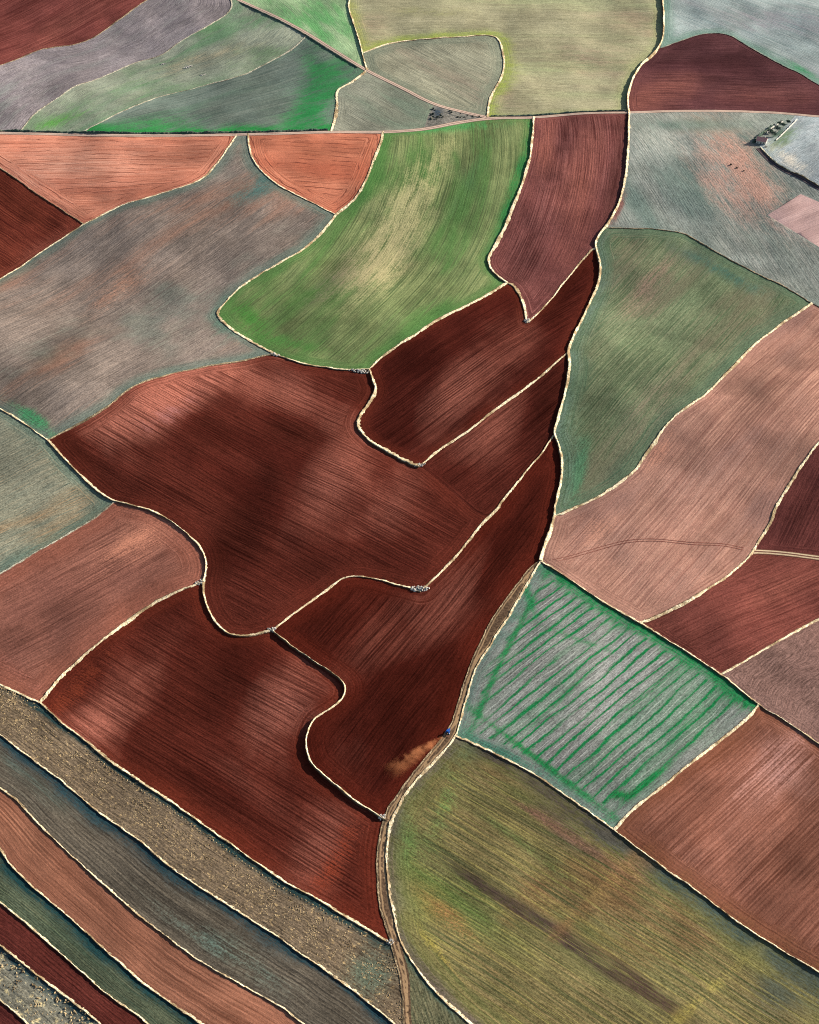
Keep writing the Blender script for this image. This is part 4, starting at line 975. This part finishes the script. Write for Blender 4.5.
# ------------------------------------------------------------------ bushes and trees
def leaf_ball(bm, cx, cy, cz, rx, ry, rz, n_, size, r):
    for i in range(n_):
        while True:
            a, b, c = r.uniform(-1, 1), r.uniform(-1, 1), r.uniform(-1, 1)
            k = a * a + b * b + c * c
            if .15 < k < 1: break
        p_ = Vector((cx + a * rx, cy + b * ry, cz + c * rz))
        d1 = Vector((r.uniform(-1, 1), r.uniform(-1, 1), r.uniform(-1, 1))).normalized() * size * r.uniform(.6, 1.3)
        d2 = Vector((r.uniform(-1, 1), r.uniform(-1, 1), r.uniform(-1, 1))).normalized() * size * r.uniform(.6, 1.3)
        bm.faces.new([bm.verts.new(p_ + d1), bm.verts.new(p_ + d2), bm.verts.new(p_ - d1), bm.verts.new(p_ - d2)])
def crown_mesh(name, mat, clumps, r):
    bm = bmesh.new()
    for c_ in clumps: leaf_ball(bm, *c_, r)
    me = bpy.data.meshes.new(name); bm.to_mesh(me); bm.free(); me.materials.append(mat); return me
br = random.Random(8)
bushm = [crown_mesh('bush', SCRUB, [(br.uniform(-.6, .6), br.uniform(-.6, .6), .6 + br.uniform(0, .4), .9, .9, .7, 60, .3) for _ in range(3)], br) for _ in range(3)]
palem = [crown_mesh('dry_bush', PALE, [(br.uniform(-.5, .5), br.uniform(-.5, .5), .6, .8, .8, .6, 45, .22) for _ in range(2)], br) for _ in range(2)]
def bush(px, py, s_, lb, group, pale=False):
    x, y = W1(px, py)
    o = bpy.data.objects.new('dry_bush' if pale else 'bush', br.choice(palem if pale else bushm)); C.objects.link(o)
    o.location = (x, y, float(H0(x, y)) - .1); o.rotation_euler.z = br.uniform(0, 6); o.scale = (s_, s_ * br.uniform(.8, 1.2), s_ * br.uniform(.8, 1.1))
    tag(o, lb, 'bush', group, 'thing')
for i in range(34):
    t_ = br.random() ** 1.5
    px = 431 + t_ * 50; y0 = 105 + t_ * 11; y1 = 125 - t_ * 6.5
    pale = br.random() < .3
    bush(px, br.uniform(y0 + 2, y1 - 2), br.uniform(.45, 1.1) * (1.25 - .6 * t_), 'pale dry bush in the scrub triangle where the roads meet' if pale else 'dark bush in the scrub triangle where the roads meet',
         'dry bushes in the scrub triangle' if pale else 'dark bushes in the scrub triangle', pale)
for px, py, s_, lb in ((731, 165, .9, 'low dark bush among pinkish bare patches, nearest the road'), (737, 168, .8, 'low dark bush in the middle of three on the pinkish bare patch'), (744, 171, .7, 'low dark bush on the pinkish bare patch nearest the farm lane')):
    bush(px, py, s_, lb, 'lone bushes on the pinkish bare patch')

def limb(bm, a, b, r0, r1, n_=6):
    a, b = Vector(a), Vector(b); d_ = (b - a).normalized(); u_ = d_.orthogonal().normalized(); v_ = d_.cross(u_)
    r_a = [bm.verts.new(a + (u_ * math.cos(k * math.tau / n_) + v_ * math.sin(k * math.tau / n_)) * r0) for k in range(n_)]
    r_b = [bm.verts.new(b + (u_ * math.cos(k * math.tau / n_) + v_ * math.sin(k * math.tau / n_)) * r1) for k in range(n_)]
    for k in range(n_): bm.faces.new((r_a[k], r_a[(k + 1) % n_], r_b[(k + 1) % n_], r_b[k]))
    bm.faces.new(r_b)
def tree(px, py, h_, rad, lb, mat=None):
    x, y = W1(px, py); root = bpy.data.objects.new('yard_tree', None); C.objects.link(root); root.location = (x, y, float(H0(x, y)) - .1)
    tag(root, lb, 'tree', 'trees in the farmyard', 'thing')
    bm = bmesh.new(); limb(bm, (0, 0, -.3), (.1, 0, h_ * .55), .22, .13)
    for k in range(4):
        a = k * 1.57 + br.uniform(-.4, .4); limb(bm, (.05, 0, h_ * .4), (math.cos(a) * rad * .6, math.sin(a) * rad * .6, h_ * .72), .1, .04, 5)
    finish(bm, 'trunk', BARK, root)
    cl = [(br.uniform(-.5, .5) * rad, br.uniform(-.5, .5) * rad, h_ * br.uniform(.55, .85), rad * .62, rad * .62, h_ * .2, 70, .34) for _ in range(6)]
    me = crown_mesh('crown', mat or TREEL, cl, br); o = bpy.data.objects.new('crown', me); C.objects.link(o); o.parent = root
for a in ((777, 131, 5.0, 3.6, 'bushy dark tree in the middle of the farmyard'), (783, 127, 4.4, 3.2, 'dark tree at the road end of the farmyard'), (774, 136.5, 4.4, 3.2, 'dark tree against the sunlit farmyard wall'),
          (770.5, 133, 4.2, 2.8, 'small dark tree just behind the farmhouse'), (779, 125, 4.0, 2.6, 'small dark tree on the far farmyard wall'), (788, 123.5, 3.4, 2.4, 'low green tree at the farmyard corner by the road')):
    tree(*a)
for px, py, s_, lb in ((773, 128.5, 1.1, 'pale bare bush on the shaded farmyard wall'), (781, 121.5, 1.2, 'pale bare bush at the far end of the shaded farmyard wall'), (766, 147, 1.3, 'yellowish bush in front of the farmhouse gable'), (790, 122, 1.2, 'pale bush by the farmyard gate on the road')):
    bush(px, py, s_, lb, 'pale bushes by the farmyard', True)

hx_, hy_ = px2w(np.array([753., 757, 762, 768, 774]), np.array([143., 138.5, 134, 129.5, 125.5]))
me = strip_mesh('hedge', np.stack([hx_, hy_], 1), [(-1.6, -1.5, 1), (-1.3, 1.2, 0), (-.4, 2.0, 0), (.4, 2.1, 0), (1.2, 1.1, 0), (1.6, -1.5, 1)], step=1.2, jit_h=.4, jit_w=.3, seed=17)
o = link_mesh('hedge', me, SCRUB); tag(o, 'dark thick hedge curving round the shaded side of the farmhouse', 'hedge', None, 'thing')
# ------------------------------------------------------------------ farmhouse and yard walls
def plain(name, a, b, scale=2.0, dist=.05, rough=.9):
    m, nt = new_mat(name); q = NB(nt)
    pos = q.n('ShaderNodeNewGeometry').outputs['Position']; n1 = q.noise(pos, scale, 4, .65)
    q.out(q.mix(q.ramp(n1, .35, .65), a, b), n1, dist=dist, rough=rough); return m
WALLM = plain('limewashed_wall', (.26,.24,.21,1), (.44,.41,.36,1)); ROOFM = plain('clay_tiles', (.28,.12,.10,1), (.42,.20,.17,1), 3)
WOODM = plain('old_wood', (.05,.035,.025,1), (.09,.06,.045,1)); GLASSM = plain('dark_glass', (.02,.024,.03,1), (.03,.035,.04,1), 1, .0, .15)
def box(bm, x0, x1, y0, y1, z0, z1):
    v = [bm.verts.new(p) for p in ((x0,y0,z0),(x1,y0,z0),(x1,y1,z0),(x0,y1,z0),(x0,y0,z1),(x1,y0,z1),(x1,y1,z1),(x0,y1,z1))]
    for f in ((0,3,2,1),(4,5,6,7),(0,1,5,4),(1,2,6,5),(2,3,7,6),(3,0,4,7)): bm.faces.new([v[i] for i in f])
hx, hy = W1(761.5, 142.5); hz = float(H0(hx, hy))
house = bpy.data.objects.new('farmhouse', None); C.objects.link(house); house.location = (hx, hy, hz); house.rotation_euler.z = math.radians(-22)
tag(house, 'small farmhouse with a red tiled roof and a walled yard behind', 'house', None, 'thing')
L2, D2, WH, RH = 4.6, 3.6, 3.4, 5.6
bm = bmesh.new()
a = [bm.verts.new(p) for p in ((-L2,-D2,-1),(L2,-D2,-1),(L2,D2,-1),(-L2,D2,-1),(-L2,-D2,WH),(L2,-D2,WH),(L2,D2,WH),(-L2,D2,WH),(-L2,0,RH-.12),(L2,0,RH-.12))]
for f in ((0,1,5,4),(2,3,7,6),(1,2,6,9,5),(3,0,4,8,7),(0,3,2,1)): bm.faces.new([a[i] for i in f])
finish(bm, 'wall', WALLM, house)
bm = bmesh.new(); sl = (RH - WH) / D2
for sg in (-1, 1):
    y1 = sg * (D2 + .5); z1 = RH - sl * (D2 + .5)
    t_ = [(-L2-.4,0,RH),(L2+.4,0,RH),(L2+.4,y1,z1),(-L2-.4,y1,z1)]
    up = [bm.verts.new((x_, y_, z_ + .12)) for x_, y_, z_ in t_]; dn = [bm.verts.new((x_, y_, z_ - .03)) for x_, y_, z_ in t_]
    bm.faces.new(up); bm.faces.new(dn[::-1])
    for i in range(4): bm.faces.new((up[i], dn[i], dn[(i+1)%4], up[(i+1)%4]))
bmesh.ops.recalc_face_normals(bm, faces=bm.faces); roof = finish(bm, 'roof', ROOFM, house)
bm = bmesh.new(); box(bm, 2.2, 2.9, .5, 1.2, 4.6, 6.6); box(bm, 2.1, 3.0, .4, 1.3, 6.6, 6.8); finish(bm, 'chimney', WALLM, roof)
bm = bmesh.new(); box(bm, -.5, .5, -D2-.06, -D2+.1, 0, 2.1); dr_ = finish(bm, 'door', WOODM, house)
bm = bmesh.new(); box(bm, .3, .38, -D2-.12, -D2-.06, 1.0, 1.1); finish(bm, 'handle', STONE, dr_)
for wx in (-2.9, 2.5):
    bm = bmesh.new(); box(bm, wx-.5, wx+.5, -D2-.05, -D2+.1, 1.1, 2.2); wn_ = finish(bm, 'window', WOODM, house)
    bm = bmesh.new(); box(bm, wx-.4, wx+.4, -D2-.08, -D2-.05, 1.2, 2.1); finish(bm, 'pane', GLASSM, wn_)
def wall_line(pts, lb, h_=2.0):
    P_ = catmull(pts, 1.5); x, y = px2w(P_[:, 0], P_[:, 1])
    me = strip_mesh('yard_wall', np.stack([x, y], 1), [(-.4, -1, 1), (-.38, h_ * .95, 0), (0, h_, 0), (.38, h_ * .95, 0), (.4, -1, 1)], step=1.2, jit_h=.3, jit_w=.12, seed=int(pts[0][0]))
    o = link_mesh('yard_wall', me, WALLM); tag(o, lb, 'wall', 'walls of the farmyard', 'thing')
wall_line([(776, 140.5), (784, 133), (791, 126), (797, 119.5)], 'long sunlit pale farmyard wall running up to the road', 1.1)
wall_line([(767, 133), (770, 130), (776, 125.5), (783, 122)], 'farmyard wall on the shaded side behind the farmhouse', 1.0)

# ------------------------------------------------------------------ blue tractor with harrow, raising dust
TB = plain('blue_paint', (.010,.05,.20,1), (.014,.065,.25,1), 1, 0, .4); TW = plain('rubber', (.015,.015,.015,1), (.03,.03,.03,1)); TR = plain('cab_roof_paint', (.55,.58,.62,1), (.65,.68,.7,1), 1, 0, .4)
IR = plain('rusty_iron', (.12,.06,.04,1), (.2,.1,.06,1))
tx, ty = W1(448.2, 732.5); tz = float(H0(tx, ty)); ex, ey = W1(457, 715)
trac = bpy.data.objects.new('tractor', None); C.objects.link(trac); trac.location = (tx, ty, tz - .3); trac.rotation_euler.z = math.atan2(ey - ty, ex - tx)
tag(trac, 'blue tractor at the red field edge by the track, raising dust', 'tractor', None, 'thing')
bm = bmesh.new(); box(bm, .3, 2.4, -.48, .48, .95, 1.75); box(bm, -1.0, .3, -.4, .4, .7, 1.3); bmesh.ops.bevel(bm, geom=bm.edges[:], offset=.08, segments=2, affect='EDGES'); finish(bm, 'hood', TB, trac)
bm = bmesh.new(); box(bm, -1.2, .25, -.75, .75, 1.3, 2.6); cab = finish(bm, 'cab', GLASSM, trac)
bm = bmesh.new(); box(bm, -1.35, .4, -.85, .85, 2.6, 2.8); bmesh.ops.bevel(bm, geom=bm.edges[:], offset=.06, segments=2, affect='EDGES'); finish(bm, 'cab_roof', TB, cab)
bm = bmesh.new()
for sg in (-1, 1): box(bm, -1.65, -.1, sg*.98-.32, sg*.98+.32, 1.66, 1.8)
finish(bm, 'fender', TB, trac)
bm = bmesh.new(); limb(bm, (1.3, .3, 1.7), (1.3, .3, 2.7), .06, .05, 8); finish(bm, 'exhaust', IR, trac)
def wheel(x_, y_, r_, w_):
    bm = bmesh.new(); n_ = 24
    prof_ = [(-w_, r_*.62), (-w_, r_*.92), (-w_*.7, r_), (w_*.7, r_), (w_, r_*.92), (w_, r_*.62)]
    rings = [[bm.verts.new((x_ + rr * math.cos(k*math.tau/n_), y_ + yy, r_ + rr * math.sin(k*math.tau/n_))) for k in range(n_)] for yy, rr in prof_]
    for i in range(len(rings)):
        A_, B_ = rings[i], rings[(i+1) % len(rings)]
        for k in range(n_): bm.faces.new((A_[k], A_[(k+1)%n_], B_[(k+1)%n_], B_[k]))
    bmesh.ops.recalc_face_normals(bm, faces=bm.faces); ty_ = finish(bm, 'wheel', TW, trac)
    bm = bmesh.new(); limb(bm, (x_, y_ - w_*.6, r_), (x_, y_ + w_*.6, r_), r_*.63, r_*.63, 16); bm.faces.new([v for v in bm.verts][:16][::-1]); finish(bm, 'rim', TR, ty_)
for sg in (-1, 1): wheel(-.9, sg*.98, .82, .26); wheel(1.75, sg*.85, .55, .19)
har = bpy.data.objects.new('harrow', None); C.objects.link(har); har.location = trac.location; har.rotation_euler = trac.rotation_euler
tag(har, 'rusty harrow trailing behind the blue tractor', 'harrow', None, 'thing')
bm = bmesh.new(); box(bm, -2.9, -1.7, -.06, .06, .6, .72)
for x_ in (-2.8, -3.6): box(bm, x_-.08, x_+.08, -1.9, 1.9, .62, .78)
for y_ in (-1.6, 0, 1.6): box(bm, -3.52, -2.88, y_-.05, y_+.05, .64, .75)
finish(bm, 'frame', IR, har)
for x_ in (-2.8, -3.6):
    for k in range(9):
        y_ = -1.8 + k * .45; bm = bmesh.new(); limb(bm, (x_, y_, .62), (x_ - .12, y_, .12), .05, .03, 6); finish(bm, 'tine', IR, har)

# dust: a low rolling cloud trailing behind
d0 = np.array(W1(445, 739)); d1 = np.array(W1(388, 779)); DL = float(np.hypot(*(d1 - d0))); da = math.atan2(*(d1 - d0)[::-1])
bm = bmesh.new(); n_ = 20; rings = []
for k_ in range(9):
    f_ = k_ / 8; r_ = 1.6 + 7.5 * f_ ** .8
    rings.append([bm.verts.new((DL * f_ * 1.02 - .3, math.cos(t_) * r_, math.sin(t_) * r_ * .62)) for t_ in np.linspace(0, math.tau, n_, endpoint=False)])
for i in range(8):
    for k in range(n_): bm.faces.new((rings[i][k], rings[i][(k+1)%n_], rings[i+1][(k+1)%n_], rings[i+1][k]))
bm.faces.new(rings[0]); bm.faces.new(rings[-1][::-1]); bmesh.ops.recalc_face_normals(bm, faces=bm.faces)
m, nt = new_mat('rolling_dust'); q = NB(nt)
oc = q.n('ShaderNodeTexCoord').outputs['Object']; sx = q.n('ShaderNodeSeparateXYZ'); nt.links.new(oc, sx.inputs[0])
f_ = q.math('DIVIDE', sx.outputs[0], DL, clamp=True)
r_ = q.math('MULTIPLY_ADD', q.math('POWER', f_, .8), 7.5, 1.6)
d_ = q.math('SQRT', q.math('ADD', q.math('POWER', q.math('DIVIDE', sx.outputs[1], r_), 2.0), q.math('POWER', q.math('DIVIDE', sx.outputs[2], q.math('MULTIPLY', r_, .62)), 2.0)))
nz = q.noise(oc, .16, 4, .65, .4)
den = q.math('MULTIPLY', q.ramp(q.math('SUBTRACT', nz, q.math('MULTIPLY', d_, .16)), .30, .56), q.ramp(d_, .35, 1.0, 1, 0))
den = q.math('MULTIPLY', den, q.math('MULTIPLY', q.ramp(f_, 0.0, 1.0, .17, .012), q.ramp(f_, .8, 1.0, 1, 0)))
pv = q.n('ShaderNodeVolumePrincipled'); pv.inputs['Color'].default_value = (.80,.30,.13,1)
q.put(pv.inputs['Density'], den); om = q.n('ShaderNodeOutputMaterial'); nt.links.new(pv.outputs[0], om.inputs['Volume'])
o = finish(bm, 'dust_cloud', m); o.location = (d0[0] - 1.5, d0[1], float(H0(*d0)) + 1.6); o.rotation_euler.z = da; tag(o, kind='stuff')

# ------------------------------------------------------------------ camera, sun, sky
cam = bpy.data.cameras.new('camera'); co_ = bpy.data.objects.new('camera', cam); C.objects.link(co_)
co_.location = (0, 0, CAM_Z); co_.rotation_euler = (math.radians(90) - PITCH, 0, 0)
cam.sensor_fit = 'VERTICAL'; cam.angle = VFOV; cam.clip_start = 1; cam.clip_end = 60000
scene.camera = co_
sun = bpy.data.lights.new('sun', 'SUN'); sun.energy = 5.0; sun.angle = math.radians(.5); sun.color = (1, .93, .82)
so = bpy.data.objects.new('sun', sun); C.objects.link(so)
d = Vector((math.cos(SUN_AZ) * math.cos(SUN_EL), math.sin(SUN_AZ) * math.cos(SUN_EL), math.sin(SUN_EL)))
so.rotation_euler = d.to_track_quat('Z', 'Y').to_euler(); so.location = d * 3000
w = bpy.data.worlds.new('World'); scene.world = w; w.use_nodes = True
nt = w.node_tree; nt.nodes.clear()
sky = nt.nodes.new('ShaderNodeTexSky'); sky.sky_type = 'NISHITA'; sky.sun_disc = False
sky.sun_elevation = SUN_EL; sky.sun_rotation = math.radians(90) - SUN_AZ
bg = nt.nodes.new('ShaderNodeBackground'); bg.inputs[1].default_value = .07
ow = nt.nodes.new('ShaderNodeOutputWorld'); nt.links.new(sky.outputs[0], bg.inputs[0]); nt.links.new(bg.outputs[0], ow.inputs[0])
vs = scene.view_settings
vs.view_transform = 'Standard'; vs.look = 'None'; vs.exposure = EXPOSURE; vs.gamma = 1; vs.use_curve_mapping = False
scene.cycles.use_denoising = False; scene.cycles.filter_width = 1.1
scene.cycles.max_bounces = 4; scene.cycles.diffuse_bounces = 2
print('done', round(time.time() - T0, 1))
